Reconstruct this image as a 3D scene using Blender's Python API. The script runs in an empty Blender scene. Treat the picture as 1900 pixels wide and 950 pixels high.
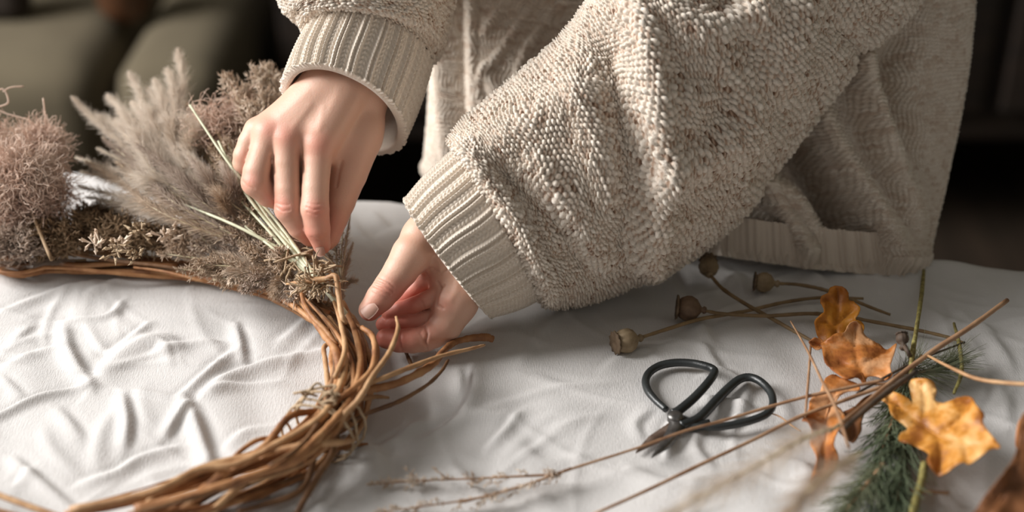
import bpy, bmesh, math
import numpy as np
from mathutils import Vector
from mathutils.geometry import delaunay_2d_cdt
rng = np.random.default_rng(7)
S = 0.5 / 0.57            # depths below are written for an eye 0.57 above the table, real eye is 0.5 above
TZ = 0.75                 # table top height
F = 50 / 36 * 1900        # focal length in pixels
PITCH = math.radians(30)
CP, SP = math.cos(PITCH), math.sin(PITCH)

# ------------------------------------------------------------------ camera, world, light, exposure
cam = bpy.data.cameras.new('camera'); camo = bpy.data.objects.new('camera', cam)
bpy.context.scene.collection.objects.link(camo)
camo.location = (0, 0, TZ + 0.5); camo.rotation_euler = (math.radians(60), 0, 0)
cam.lens = 50; cam.sensor_width = 36; cam.clip_start = 0.02
cam.dof.use_dof = True; cam.dof.focus_distance = 1.005 * S; cam.dof.aperture_fstop = 3.2
bpy.context.scene.camera = camo
sc = bpy.context.scene
sc.view_settings.view_transform = 'Standard'; sc.view_settings.look = 'None'
sc.view_settings.gamma = 1; sc.view_settings.use_curve_mapping = False
sc.view_settings.exposure = 0.13
w = bpy.data.worlds.new('world'); sc.world = w; w.use_nodes = True
w.node_tree.nodes['Background'].inputs[0].default_value = (1.0, 0.96, 0.90, 1)
w.node_tree.nodes['Background'].inputs[1].default_value = 0.22

def area(name, loc, target, sx, sy, energy, col):
    l = bpy.data.lights.new(name, 'AREA'); l.shape = 'RECTANGLE'; l.size = sx; l.size_y = sy
    l.energy = energy; l.color = col
    o = bpy.data.objects.new(name, l); bpy.context.scene.collection.objects.link(o)
    o.location = loc
    o.rotation_euler = (Vector(target) - Vector(loc)).to_track_quat('-Z', 'Y').to_euler()
    return o
# daylight entering by the tall window of the left wall
area('window_daylight', (-2.52, 0.97, 2.20), (0.0, 0.9, 0.8), 1.5, 1.6, 172, (1.0, 0.982, 0.96))

# ------------------------------------------------------------------ helpers
def P(px, py, d):
    px = np.asarray(px, float); py = np.asarray(py, float); d = np.asarray(d, float) * S
    u = (px - 950) / F; v = (475 - py) / F
    return np.stack(np.broadcast_arrays(u * d, d * (CP + v * SP), TZ + 0.5 + d * (-SP + v * CP)), -1)
def G(px, py, h=0.0):
    """point on the plane h metres above the table top, seen at that pixel"""
    px = np.asarray(px, float); py = np.asarray(py, float)
    v = (475 - py) / F
    return P(px, py, (0.5 - h) / (SP - v * CP) / S)
def gdepth(py, h=0.0):
    v = (475 - np.asarray(py, float)) / F
    return (0.5 - h) / (SP - v * CP) / S
def proj(V):
    V = np.asarray(V) - np.array([0, 0, TZ + 0.5])
    d = V[..., 1] * CP - V[..., 2] * SP
    up = V[..., 1] * SP + V[..., 2] * CP
    return 950 + V[..., 0] / d * F, 475 - up / d * F
def smooth(pts, n=8):
    """Catmull-Rom through the points (any dimension)"""
    p = np.asarray(pts, float)
    if len(p) == 2: return p[0] + (p[1] - p[0]) * np.linspace(0, 1, n + 1)[:, None]
    q = np.vstack([2 * p[0] - p[1], p, 2 * p[-1] - p[-2]])
    out = []
    t = np.linspace(0, 1, n, endpoint=False)[:, None]
    for i in range(1, len(q) - 2):
        a, b, c, d = q[i - 1], q[i], q[i + 1], q[i + 2]
        out.append(0.5 * (2 * b + (c - a) * t + (2 * a - 5 * b + 4 * c - d) * t ** 2 + (3 * b - a - 3 * c + d) * t ** 3))
    out.append(p[-1][None])
    return np.vstack(out)
def nrm(a): return a / np.maximum(np.linalg.norm(a, axis=-1, keepdims=True), 1e-12)
def ss(a, b, x):
    t = np.clip((x - a) / (b - a), 0, 1); return t * t * (3 - 2 * t)

WL = {}
def tagit(o, label=None, cat=None, group=None, kind=None):
    if label: o['label'] = label
    if cat: o['category'] = cat
    if group: o['group'] = group
    if kind: o['kind'] = kind
    return o
def thing(name, loc, label, cat, group=None):
    o = bpy.data.objects.new(name, None); sc.collection.objects.link(o)
    o.location = tuple(loc); o.empty_display_size = 0.02; WL[o.name] = np.array(loc, float)
    return tagit(o, label, cat, group)
def make(name, V, Fc, mat, parent=None, smooth_=True, attrs=None, origin=None):
    V = np.asarray(V, np.float64).reshape(-1, 3)
    if origin is None:
        lo, hi = V.min(0), V.max(0); origin = np.array([(lo[0] + hi[0]) / 2, (lo[1] + hi[1]) / 2, lo[2]])
    origin = np.array(origin, float)
    me = bpy.data.meshes.new(name); L = V - origin
    if isinstance(Fc, np.ndarray) and Fc.ndim == 2:
        n, k = Fc.shape
        me.vertices.add(len(L)); me.vertices.foreach_set('co', L.astype(np.float32).ravel())
        me.loops.add(n * k); me.loops.foreach_set('vertex_index', Fc.astype(np.int32).ravel())
        me.polygons.add(n); me.polygons.foreach_set('loop_start', np.arange(0, n * k, k, dtype=np.int32))
        me.update(calc_edges=True); me.validate()
    else:
        me.from_pydata([tuple(x) for x in L], [], [tuple(int(i) for i in f) for f in Fc])
    if smooth_:
        me.polygons.foreach_set('use_smooth', np.ones(len(me.polygons), bool))
    for k, a in (attrs or {}).items():
        at = me.attributes.new(k, 'FLOAT', 'POINT'); at.data.foreach_set('value', np.asarray(a, np.float32).ravel())
    me.update()
    if mat: me.materials.append(mat)
    o = bpy.data.objects.new(name, me); sc.collection.objects.link(o)
    WL[o.name] = origin
    if parent is not None:
        o.parent = parent; o.location = tuple(origin - WL[parent.name])
    else: o.location = tuple(origin)
    return o
def join(parts):
    """[(V,F)] -> one V,F list"""
    Vs, Fs, n = [], [], 0
    for V, Fc in parts:
        V = np.asarray(V).reshape(-1, 3); Vs.append(V)
        Fs += [tuple(int(i) + n for i in f) for f in Fc]; n += len(V)
    return np.vstack(Vs), Fs
def tube(path, r, k=8, caps=True, wob=0.0, seed=0):
    path = np.asarray(path, float); n = len(path)
    r = np.broadcast_to(np.asarray(r, float), (n,)) if np.ndim(r) < 1 or len(np.atleast_1d(r)) == n else np.interp(np.linspace(0, 1, n), np.linspace(0, 1, len(r)), r)
    T = nrm(np.gradient(path, axis=0))
    N = np.zeros_like(T); a = np.array([0.13, 0.2, 1.0])
    prev = a - T[0] * a.dot(T[0])
    if np.linalg.norm(prev) < 1e-3: prev = np.array([1., 0, 0]) - T[0] * T[0][0]
    for i in range(n):
        prev = prev - T[i] * prev.dot(T[i]); prev = prev / max(np.linalg.norm(prev), 1e-9); N[i] = prev
    B = np.cross(T, N)
    th = np.linspace(0, 2 * math.pi, k, endpoint=False)
    rr = r[:, None] * np.ones((1, k))
    if wob:
        g = np.random.default_rng(seed); rr = rr * (1 + wob * g.standard_normal((n, 1)) + wob * 0.5 * g.standard_normal((n, k)))
    V = path[:, None] + rr[..., None] * (np.cos(th)[None, :, None] * N[:, None] + np.sin(th)[None, :, None] * B[:, None])
    V = V.reshape(-1, 3); Fc = []
    for i in range(n - 1):
        for j in range(k):
            Fc.append((i * k + j, i * k + (j + 1) % k, (i + 1) * k + (j + 1) % k, (i + 1) * k + j))
    if caps:
        Fc.append(tuple(range(k))[::-1]); Fc.append(tuple((n - 1) * k + j for j in range(k)))
    return V, Fc
def gridfaces(nu, nv, wrap=False):
    i = np.arange(nu - 1)[:, None]; m = nv if wrap else nv - 1
    j = np.arange(m)[None]; j2 = (j + 1) % nv
    return np.stack([i * nv + j, i * nv + j2, (i + 1) * nv + j2, (i + 1) * nv + j], -1).reshape(-1, 4)
def box(cx, cy, z0, sx, sy, sz, b=0.0):
    bm = bmesh.new(); bmesh.ops.create_cube(bm, size=1)
    for v in bm.verts: v.co = Vector((cx + v.co.x * sx, cy + v.co.y * sy, z0 + (v.co.z + .5) * sz))
    if b: bmesh.ops.bevel(bm, geom=bm.edges[:], offset=b, segments=4, affect='EDGES', profile=.5)
    V = np.array([v.co[:] for v in bm.verts]); Fc = [tuple(v.index for v in f.verts) for f in bm.faces]; bm.free()
    return V, Fc
def lathe(prof, c, axis, k=20, ribs=0, amp=0.0):
    axis = nrm(np.array(axis, float)); a = np.array([0, 0, 1.]) if abs(axis[2]) < .9 else np.array([1., 0, 0])
    N = nrm(np.cross(axis, a)); B = np.cross(axis, N); th = np.linspace(0, 2 * math.pi, k, endpoint=False)
    V = []
    for r, t in prof:
        rr = r * (1 + amp * np.cos(ribs * th)) if ribs else r + 0 * th
        V.append(c + axis * t + rr[:, None] * (np.cos(th)[:, None] * N + np.sin(th)[:, None] * B))
    n = len(prof); Fc = []
    for i in range(n - 1):
        for j in range(k): Fc.append((i * k + j, i * k + (j + 1) % k, (i + 1) * k + (j + 1) % k, (i + 1) * k + j))
    Fc.append(tuple(range(k))[::-1]); Fc.append(tuple((n - 1) * k + j for j in range(k)))
    return np.vstack(V), Fc
def fibres(P0, D0, D1, L, r0, r1=None, nseg=3, g=None):
    """N curved three-sided fibres, all in numpy -> V, F(quads)"""
    g = g or rng; N = len(P0); s = np.linspace(0, 1, nseg + 1)[None, :, None]
    C = P0[:, None] + L[:, None, None] * (D0[:, None] * (s - s * s / 2) + D1[:, None] * s * s / 2)
    R = nrm(g.standard_normal((N, 3))); A = nrm(np.cross(D0, R)); B = np.cross(D0, A)
    r1 = r0 * 0.25 if r1 is None else r1
    rad = (np.broadcast_to(r0, (N,))[:, None] * (1 - s[0, :, 0]) + np.broadcast_to(r1, (N,))[:, None] * s[0, :, 0])
    V = []
    for q in range(3):
        t = q * 2.0944
        V.append(C + rad[..., None] * (math.cos(t) * A + math.sin(t) * B)[:, None])
    V = np.stack(V, 2)                         # N, nseg+1, 3, 3
    base = (np.arange(N) * (nseg + 1) * 3)[:, None, None]
    i = np.arange(nseg)[None, :, None] * 3; j = np.arange(3)[None, None]; j2 = (j + 1) % 3
    Fc = np.stack([base + i + j, base + i + j2, base + i + 3 + j2, base + i + 3 + j], -1).reshape(-1, 4)
    return V.reshape(-1, 3), Fc
def joinq(parts):
    Vs, Fs, n = [], [], 0
    for V, Fc in parts:
        Vs.append(V); Fs.append(np.asarray(Fc) + n); n += len(V)
    return np.vstack(Vs), np.vstack(Fs)

# ------------------------------------------------------------------ materials
def mat(name, stops, scale=40, rough=0.8, bump=0.0, bscale=200, sheen=0.0, metal=0.0, sss=0.0, detail=4, attr=None, stretch=None, spec=0.5, trans=0.0):
    m = bpy.data.materials.new(name); m.use_nodes = True; nt = m.node_tree; b = nt.nodes['Principled BSDF']
    b.inputs['Roughness'].default_value = rough; b.inputs['Metallic'].default_value = metal
    b.inputs['Specular IOR Level'].default_value = spec
    if sheen: b.inputs['Sheen Weight'].default_value = sheen; b.inputs['Sheen Roughness'].default_value = .5
    if sss:
        b.inputs['Subsurface Weight'].default_value = sss; b.inputs['Subsurface Radius'].default_value = (1, .35, .2)
        b.inputs['Subsurface Scale'].default_value = 0.006
    tc = nt.nodes.new('ShaderNodeTexCoord'); src = tc.outputs['Object']
    if stretch:
        mp = nt.nodes.new('ShaderNodeMapping'); mp.inputs['Scale'].default_value = stretch
        nt.links.new(src, mp.inputs[0]); src = mp.outputs[0]
    if len(stops) == 1: b.inputs['Base Color'].default_value = (*stops[0][1], 1)
    else:
        rp = nt.nodes.new('ShaderNodeValToRGB')
        for i, (p, c) in enumerate(stops):
            e = rp.color_ramp.elements[i] if i < 2 else rp.color_ramp.elements.new(p)
            e.position = p; e.color = (*c, 1)
        if attr:
            at = nt.nodes.new('ShaderNodeAttribute'); at.attribute_name = attr; nt.links.new(at.outputs['Fac'], rp.inputs[0])
        else:
            n = nt.nodes.new('ShaderNodeTexNoise'); n.inputs['Scale'].default_value = scale; n.inputs['Detail'].default_value = detail
            nt.links.new(src, n.inputs['Vector']); nt.links.new(n.outputs['Fac'], rp.inputs[0])
        nt.links.new(rp.outputs[0], b.inputs['Base Color'])
    if bump:
        n2 = nt.nodes.new('ShaderNodeTexNoise'); n2.inputs['Scale'].default_value = bscale; n2.inputs['Detail'].default_value = 3
        nt.links.new(src, n2.inputs['Vector'])
        bp = nt.nodes.new('ShaderNodeBump'); bp.inputs['Strength'].default_value = bump; bp.inputs['Distance'].default_value = 0.001
        nt.links.new(n2.outputs['Fac'], bp.inputs['Height']); nt.links.new(bp.outputs[0], b.inputs['Normal'])
    if trans:
        tr = nt.nodes.new('ShaderNodeBsdfTranslucent'); mx = nt.nodes.new('ShaderNodeMixShader'); mx.inputs[0].default_value = trans
        if len(stops) > 1: nt.links.new(rp.outputs[0], tr.inputs[0])
        else: tr.inputs[0].default_value = (*stops[0][1], 1)
        out = nt.nodes['Material Output']
        nt.links.new(b.outputs[0], mx.inputs[1]); nt.links.new(tr.outputs[0], mx.inputs[2]); nt.links.new(mx.outputs[0], out.inputs[0])
    return m
def linen_mat(name, c, fine=True):
    m = mat(name, [(.35, tuple(x * .93 for x in c)), (.65, c)], scale=25, rough=.9, sheen=.15)
    nt = m.node_tree; b = nt.nodes['Principled BSDF']; tc = nt.nodes.new('ShaderNodeTexCoord')
    hs = []
    for ax in (0, 1):
        mp = nt.nodes.new('ShaderNodeMapping'); sca = [260, 260, 260]; sca[ax] = 1500; mp.inputs['Scale'].default_value = sca
        nt.links.new(tc.outputs['Object'], mp.inputs[0]); n = nt.nodes.new('ShaderNodeTexNoise'); n.inputs['Scale'].default_value = 1; n.inputs['Detail'].default_value = 1
        nt.links.new(mp.outputs[0], n.inputs['Vector']); hs.append(n)
    ad = nt.nodes.new('ShaderNodeMath'); ad.operation = 'ADD'
    nt.links.new(hs[0].outputs['Fac'], ad.inputs[0]); nt.links.new(hs[1].outputs['Fac'], ad.inputs[1])
    bp = nt.nodes.new('ShaderNodeBump'); bp.inputs['Strength'].default_value = .4; bp.inputs['Distance'].default_value = .0006
    nt.links.new(ad.outputs[0], bp.inputs['Height']); nt.links.new(bp.outputs[0], b.inputs['Normal'])
    return m
M = {}
M['linen'] = linen_mat('white_linen', (.62, .60, .585))
M['wool'] = mat('oatmeal_wool', [(0, (.20, .11, .065)), (.18, (.47, .33, .24)), (.45, (.69, .59, .49)), (1, (.82, .745, .65))], attr='fleck', rough=.95, bump=.7, bscale=1500, sheen=.25)
M['skin'] = mat('skin', [(0, (.62, .375, .275)), (.5, (.61, .275, .20)), (1, (.58, .19, .135))], attr='red', rough=.5, bump=.13, bscale=900, sss=.25, spec=.45)
M['nail'] = mat('fingernail', [(.3, (.47, .255, .195)), (.7, (.53, .31, .24))], scale=90, rough=.5, sss=.1)
M['vine'] = mat('brown_vine_bark', [(.3, (.17, .062, .02)), (.5, (.34, .15, .055)), (.7, (.47, .25, .11))], scale=70, rough=.62, bump=.5, bscale=260)
M['vinepale'] = mat('pale_vine_bark', [(.3, (.32, .155, .065)), (.7, (.55, .33, .165))], scale=80, rough=.6, bump=.4, bscale=300)
M['vinedark'] = mat('dark_vine_bark', [(.3, (.11, .05, .022)), (.7, (.24, .12, .05))], scale=80, rough=.6, bump=.4, bscale=300)
M['twine'] = mat('jute_twine', [(.3, (.36, .25, .15)), (.7, (.58, .44, .29))], scale=300, rough=.9, bump=.9, bscale=1200)
M['plume'] = mat('pale_plume_hair', [(.3, (.80, .70, .60)), (.7, (.93, .86, .77))], scale=30, rough=.8, trans=.5)
M['plumetan'] = mat('tan_plume_hair', [(.3, (.56, .42, .30)), (.7, (.80, .66, .52))], scale=40, rough=.8, trans=.35)
M['plumegrey'] = mat('grey_brown_plume_hair', [(.3, (.46, .35, .28)), (.7, (.72, .60, .50))], scale=40, rough=.8, trans=.35)
M['pink'] = mat('dusty_pink_fibre', [(.3, (.76, .56, .45)), (.7, (.92, .79, .68))], scale=40, rough=.8, trans=.35)
M['spike'] = mat('cream_spikelet', [(.3, (.58, .42, .30)), (.7, (.86, .75, .62))], scale=120, rough=.8, trans=.3)
M['straw'] = mat('straw_stem', [(.3, (.46, .37, .20)), (.7, (.66, .60, .42))], scale=80, rough=.55)
M['greenstem'] = mat('pale_green_stem', [(.3, (.50, .50, .33)), (.7, (.68, .68, .50))], scale=80, rough=.5)
M['herb'] = mat('dried_herb', [(.25, (.14, .085, .045)), (.5, (.29, .19, .105)), (.75, (.46, .33, .21))], scale=60, rough=.85)
M['podstem'] = mat('poppy_stem', [(.3, (.14, .085, .035)), (.7, (.29, .19, .09))], scale=90, rough=.6, bump=.3)
M['iron'] = mat('black_iron', [(.3, (.012, .014, .015)), (.7, (.022, .026, .026))], scale=90, rough=.38, bump=.15, bscale=600, spec=.6)
M['steel'] = mat('dull_steel', [(.3, (.10, .095, .09)), (.7, (.26, .25, .24))], scale=140, rough=.35, metal=.85, bump=.2, bscale=400)
M['rust'] = mat('brownish_steel', [(.3, (.10, .06, .04)), (.7, (.26, .19, .15))], scale=200, rough=.45, metal=.6)
M['twig'] = mat('brown_twig', [(.3, (.24, .12, .06)), (.7, (.42, .25, .14))], scale=90, rough=.6, bump=.3)
M['darktwig'] = mat('dark_twig', [(.3, (.045, .03, .02)), (.7, (.11, .07, .045))], scale=90, rough=.7)
M['lichen'] = mat('mossy_twig', [(.35, (.16, .12, .035)), (.65, (.33, .29, .09))], scale=240, rough=.8, bump=.8, bscale=500)
M['pine'] = mat('dull_green_needle', [(.3, (.07, .10, .055)), (.7, (.24, .28, .17))], scale=50, rough=.55)
M['pinetip'] = mat('grey_green_needle', [(.3, (.14, .16, .09)), (.7, (.28, .29, .18))], scale=50, rough=.55)
M['leafbrown'] = mat('brown_leaf', [(.3, (.13, .045, .015)), (.7, (.32, .13, .045))], scale=45, rough=.55, bump=.5, bscale=120, trans=.15)
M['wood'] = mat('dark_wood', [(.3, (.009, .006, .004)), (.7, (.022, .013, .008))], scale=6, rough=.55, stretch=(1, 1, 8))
M['redwood'] = mat('reddish_wood', [(.3, (.06, .022, .008)), (.7, (.11, .045, .018))], scale=12, rough=.5)
M['floor'] = mat('floor_boards', [(.3, (.02, .014, .009)), (.7, (.045, .03, .02))], scale=5, rough=.55, stretch=(6, .6, 1))
M['wall'] = mat('olive_plaster', [(.3, (.085, .08, .045)), (.7, (.11, .10, .06))], scale=3, rough=.95, bump=.3, bscale=30)
M['olive'] = mat('olive_linen_upholstery', [(.3, (.092, .073, .044)), (.7, (.12, .097, .06))], scale=8, rough=.95, bump=.3, bscale=400)
M['olive2'] = mat('dark_olive_upholstery', [(.3, (.095, .085, .045)), (.7, (.13, .115, .065))], scale=8, rough=.95)
M['trousers'] = mat('dark_brown_cloth', [(.3, (.022, .015, .011)), (.7, (.04, .028, .02))], scale=60, rough=.95, bump=.4, bscale=900)
M['frame'] = mat('white_paint', [(.3, (.55, .53, .48)), (.7, (.62, .6, .55))], scale=10, rough=.5)
def leaf_mat(name, a, b, c):
    m = mat(name, [(.38, a), (.5, b), (.63, c)], scale=60, rough=.5, bump=.7, bscale=220, detail=6, trans=.22)
    return m
M['leaf'] = leaf_mat('amber_leaf', (.34, .11, .015), (.66, .28, .04), (.86, .52, .20))
M['leaf2'] = leaf_mat('orange_leaf', (.36, .11, .025), (.60, .22, .05), (.78, .42, .20))
M['leaf3'] = leaf_mat('deep_orange_leaf', (.38, .12, .01), (.60, .22, .015), (.72, .34, .04))

# ------------------------------------------------------------------ the room
def struct(name, parts, m):
    V, Fc = join(parts); o = make(name, V, Fc, M[m], None, False); o['kind'] = 'structure'; return o
X0, X1, Y0, Y1, ZC = -2.65, 1.9, -1.0, 2.9, 3.2
struct('floor', [box((X0 + X1) / 2, (Y0 + Y1) / 2, -.05, X1 - X0 + .2, Y1 - Y0 + .2, .05)], 'floor')
struct('wall_back', [box((X0 + X1) / 2, Y1 + .05, 0, X1 - X0 + .2, .1, ZC)], 'wall')
struct('wall_right', [box(X1 + .05, (Y0 + Y1) / 2, 0, .1, Y1 - Y0, ZC)], 'wall')
wy0, wy1, wz0, wz1 = .15, 1.8, 1.3, 3.05
struct('wall_left', [box(X0 - .05, (Y0 + wy0) / 2, 0, .1, wy0 - Y0, ZC), box(X0 - .05, (Y1 + wy1) / 2, 0, .1, Y1 - wy1, ZC),
                     box(X0 - .05, (wy0 + wy1) / 2, 0, .1, wy1 - wy0, wz0), box(X0 - .05, (wy0 + wy1) / 2, wz1, .1, wy1 - wy0, ZC - wz1)], 'wall')
fr = [box(X0 - .03, wy0 + .025, wz0, .05, .05, wz1 - wz0), box(X0 - .03, wy1 - .025, wz0, .05, .05, wz1 - wz0),
      box(X0 - .03, (wy0 + wy1) / 2, wz0, .05, wy1 - wy0, .05), box(X0 - .03, (wy0 + wy1) / 2, wz1 - .05, .05, wy1 - wy0, .05),
      box(X0 - .03, (wy0 + wy1) / 2, wz0, .03, .03, wz1 - wz0)]
struct('window_1', fr, 'frame')
struct('baseboard_back', [box((X0 + X1) / 2, Y1 - .012, 0, X1 - X0, .02, .12)], 'wood')

# furniture out of focus behind the table
t = thing('sofa', (-.92, 2.25, 0), 'olive linen sofa out of focus behind the dried grasses', 'sofa')
make('sofa_base', *box(-.93, 2.25, .08, 1.00, .62, .18, .03), M['olive'], t)
for x, wd in ((-1.16, .46), (-.755, .30), (-.505, .17)): make('seat_cushion', *box(x, 2.22, .26, wd, .62, .20, .06), M['olive'], t)
make('backrest', *box(-.93, 2.56, .26, 1.00, .14, .52, .06), M['olive2'], t)
for x in (-1.38, -.48):
    for y in (2.0, 2.48): make('leg', *lathe([(.016, 0), (.024, .09)], np.array([x, y, 0]), (0, 0, 1), 12), M['wood'], t)
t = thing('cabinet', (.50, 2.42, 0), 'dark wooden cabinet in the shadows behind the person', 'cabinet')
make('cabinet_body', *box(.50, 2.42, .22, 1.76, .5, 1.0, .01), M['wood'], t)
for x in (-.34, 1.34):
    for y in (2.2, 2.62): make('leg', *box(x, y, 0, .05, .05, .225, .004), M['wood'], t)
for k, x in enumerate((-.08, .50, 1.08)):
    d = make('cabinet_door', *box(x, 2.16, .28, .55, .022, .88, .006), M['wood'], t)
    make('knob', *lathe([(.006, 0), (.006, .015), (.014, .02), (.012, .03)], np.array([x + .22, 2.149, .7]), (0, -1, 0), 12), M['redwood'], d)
tagit(make('reddish_object', *lathe([(.026, 0), (.040, .02), (.046, .08), (.036, .15), (.024, .2), (.028, .24)], np.array([-.605, 2.12, .458]), (0, 0, 1), 24), M['redwood']), 'unidentified reddish brown out of focus object standing on the sofa behind the tallest plume', 'unknown_object')  # identity unknown: a reddish brown blur given a turned vessel form
tagit(make('dark_object', *box(-.80, 2.12, .458, .10, .07, .16, .03), M['trousers']), 'small unidentified dark out of focus object on the sofa at the top left', 'dark_object')  # identity unknown: a dark blur filled in with a rounded block

# ------------------------------------------------------------------ table and cloth
eA, eB = G(680, 377), G(1900, 504)
es = nrm((eB - eA))[:3]; et = np.array([-es[1], es[0], 0])
E0 = eA + (eB - eA) * .3
def tab(s, t_, z): return np.stack([E0[0] + s * es[0] + t_ * et[0], E0[1] + s * es[1] + t_ * et[1], z + 0 * s], -1)
t = thing('table', tab(np.array(0.), np.array(-.45), 0.), 'work table hidden under the white linen cloth', 'table')
def rotbox(s, t_, z0, ls, lt, lz):
    V, Fc = box(0, 0, 0, 1, 1, 1)
    return tab(s + V[:, 0] * ls, t_ + V[:, 1] * lt, z0 + V[:, 2] * lz), Fc
make('tabletop', *rotbox(0, -.452, .715, 1.9, .88, .03), M['redwood'], t, False)
for a in (-.88, .88):
    for b in (-.84, -.07): make('leg', *rotbox(a, b, 0, .06, .06, .715), M['redwood'], t, False)
ridges = [  # (pixel polyline), height mm, width mm
 ([(0,582),(130,532),(350,516)],2.6,6), ([(118,598),(128,650),(150,690),(172,722)],6,8), ([(120,592),(200,586),(224,558)],4.5,5),
 ([(-40,782),(0,772),(80,738),(165,718)],5,5), ([(168,722),(200,684),(250,645),(300,632),(330,660)],5.5,14), ([(228,732),(238,790),(232,835)],5,6),
 ([(150,895),(215,875),(260,850),(332,830)],4.5,6), ([(350,752),(372,810),(398,885)],6.5,8), ([(350,752),(330,780),(306,815)],5,6),
 ([(336,742),(385,700),(432,658)],5.5,6), ([(380,738),(430,702),(520,672),(640,648)],6,9), ([(436,602),(446,640),(452,680)],4.5,6),
 ([(346,748),(285,738),(220,726)],3,5), ([(20,848),(70,890),(140,945)],3.5,6), ([(105,760),(130,790),(152,822)],3,7),
 ([(290,660),(360,640),(425,646)],3,8), ([(380,738),(430,722),(520,712)],3,6), ([(205,655),(260,615),(275,600)],3,5), ([(520,640),(560,605),(580,590)],3.5,8),
 ([(0,690),(60,660),(120,640)],2.2,7), ([(0,700),(40,740)],2.5,6), ([(420,830),(460,800),(520,790)],2,6), ([(60,600),(20,640)],2,6),
 ([(170,540),(230,520)],2.5,6), ([(250,640),(300,640),(320,680)],2,5), ([(210,660),(180,640),(160,600)],2,5),
 ([(640,820),(690,845),(700,900)],6,14), ([(700,830),(740,810),(790,770)],3,5), ([(780,820),(850,780),(876,735),(880,680)],5,7), ([(905,830),(940,800),(965,770)],4,5),
 ([(850,690),(860,740)],3,7), ([(1225,480),(1250,530),(1295,600),(1318,640)],5.5,10), ([(1300,640),(1340,690)],3,6), ([(1238,850),(1243,800),(1262,770)],5,6),
 ([(1300,700),(1345,690),(1390,720)],3.5,6), ([(1300,735),(1340,742),(1400,760)],3.5,6), ([(1320,800),(1360,780),(1420,770)],3.5,6), ([(1300,790),(1290,830),(1320,870)],3,7),
 ([(1390,720),(1380,760),(1350,800)],3,6), ([(1205,760),(1180,790),(1190,820)],2.2,6), ([(1120,690),(1160,660),(1220,650)],2,8), ([(990,700),(1050,720),(1130,720)],2,9),
 ([(1455,470),(1500,500),(1545,540)],4,8), ([(1330,490),(1370,520),(1375,560)],3.5,10), ([(1700,560),(1760,600),(1850,610)],3.5,12), ([(1820,600),(1860,650),(1880,700)],3,9),
 ([(1850,700),(1870,800)],3,10), ([(1500,640),(1560,700)],3,12), ([(960,830),(1010,860),(1100,850)],2.5,10), ([(760,900),(850,880),(900,910)],3,12),
 ([(1160,870),(1240,900),(1330,890)],4,10), ([(1420,850),(1500,880),(1480,940)],5,12), ([(1130,600),(1200,590),(1280,610)],2,14),
 ([(700,450),(740,430),(790,440)],2,10), ([(690,400),(720,430)],2,8), ([(0,520),(60,510),(160,505)],2.4,8), ([(30,905),(60,870)],2,6), ([(440,900),(500,915),(540,940)],2.5,9)]
def h_cloth(X, Y):
    z = .0005 * np.sin(X * 55 - Y * 48 + 2.5 * np.sin(X * 17 + Y * 9)) + .0009 * np.sin(X * 31 + 2 * np.sin(Y * 19)) + .0012 * np.sin(Y * 37 + 1.7 * np.sin(X * 23 + 1)) + .0006 * np.sin(X * 83 + Y * 61 + 2 * np.sin(X * 40))
    for j, (pl, hm, wm) in enumerate(ridges):
        q = smooth(G(np.array([p[0] for p in pl]), np.array([p[1] for p in pl]))[:, :2], 5)
        wm = wm * .001 * .68
        m = (X > q[:, 0].min() - 4 * wm) & (X < q[:, 0].max() + 4 * wm) & (Y > q[:, 1].min() - 4 * wm) & (Y < q[:, 1].max() + 4 * wm)
        if not m.any(): continue
        x, y = X[m], Y[m]; best = np.full(x.shape, 1e9); tt = np.zeros(x.shape); sg = np.zeros(x.shape)
        for i in range(len(q) - 1):
            a, b = q[i], q[i + 1]; ab = b - a; L2 = ab.dot(ab)
            t0 = np.clip(((x - a[0]) * ab[0] + (y - a[1]) * ab[1]) / L2, 0, 1)
            dx = x - a[0] - t0 * ab[0]; dy = y - a[1] - t0 * ab[1]; d = np.hypot(dx, dy)
            u = d < best; best = np.where(u, d, best); tt = np.where(u, (i + t0) / (len(q) - 1), tt)
            sg = np.where(u, np.sign(ab[0] * dy - ab[1] * dx), sg)
        taper = .25 + .75 * np.sin(np.pi * np.clip(tt, .0, 1)) ** .6
        wl = wm * np.where(sg > 0, .7, 1.35)
        # crest with a slight trough on the steep side
        z[m] += hm * .00068 * taper * (np.exp(-(best / wl) ** 2 * 1.2) - .25 * np.exp(-((best - wl * 1.6) / wl) ** 2) * (sg > 0))
    g = np.random.default_rng(3)
    for k in range(420):   # small random crumples
        cx, cy = g.uniform(-.5, .55), g.uniform(.45, 1.0); a = g.uniform(0, 3.14); L = g.uniform(.015, .05); wd = g.uniform(.0025, .005); hh = g.uniform(.0004, .0013)
        m = (abs(X - cx) < L * 1.6) & (abs(Y - cy) < L * 1.6)
        if not m.any(): continue
        dx, dy = X[m] - cx, Y[m] - cy; u = dx * math.cos(a) + dy * math.sin(a); v = -dx * math.sin(a) + dy * math.cos(a) + .15 * u * u / L
        z[m] += hh * np.exp(-(v / wd) ** 2 - (u / L) ** 4)
    return z
sv = np.concatenate([np.linspace(-1.02, -.62, 40, endpoint=False), np.arange(-.62, .55, .0017), np.linspace(.55, 1.02, 40)])
tv = np.concatenate([np.linspace(-1.15, -.50, 50, endpoint=False), np.arange(-.50, .02, .0017), np.linspace(.022, .28, 60)])
SS, TT = np.meshgrid(sv, tv, indexing='ij')
def drape(q, lim):          # distance past an edge -> (in plane, drop)
    over = np.maximum(q - lim, 0); rr = .012
    ang = np.minimum(over / rr, math.pi / 2)
    return np.minimum(q, lim) + rr * np.sin(ang), rr * (1 - np.cos(ang)) + np.maximum(over - rr * math.pi / 2, 0)
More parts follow.
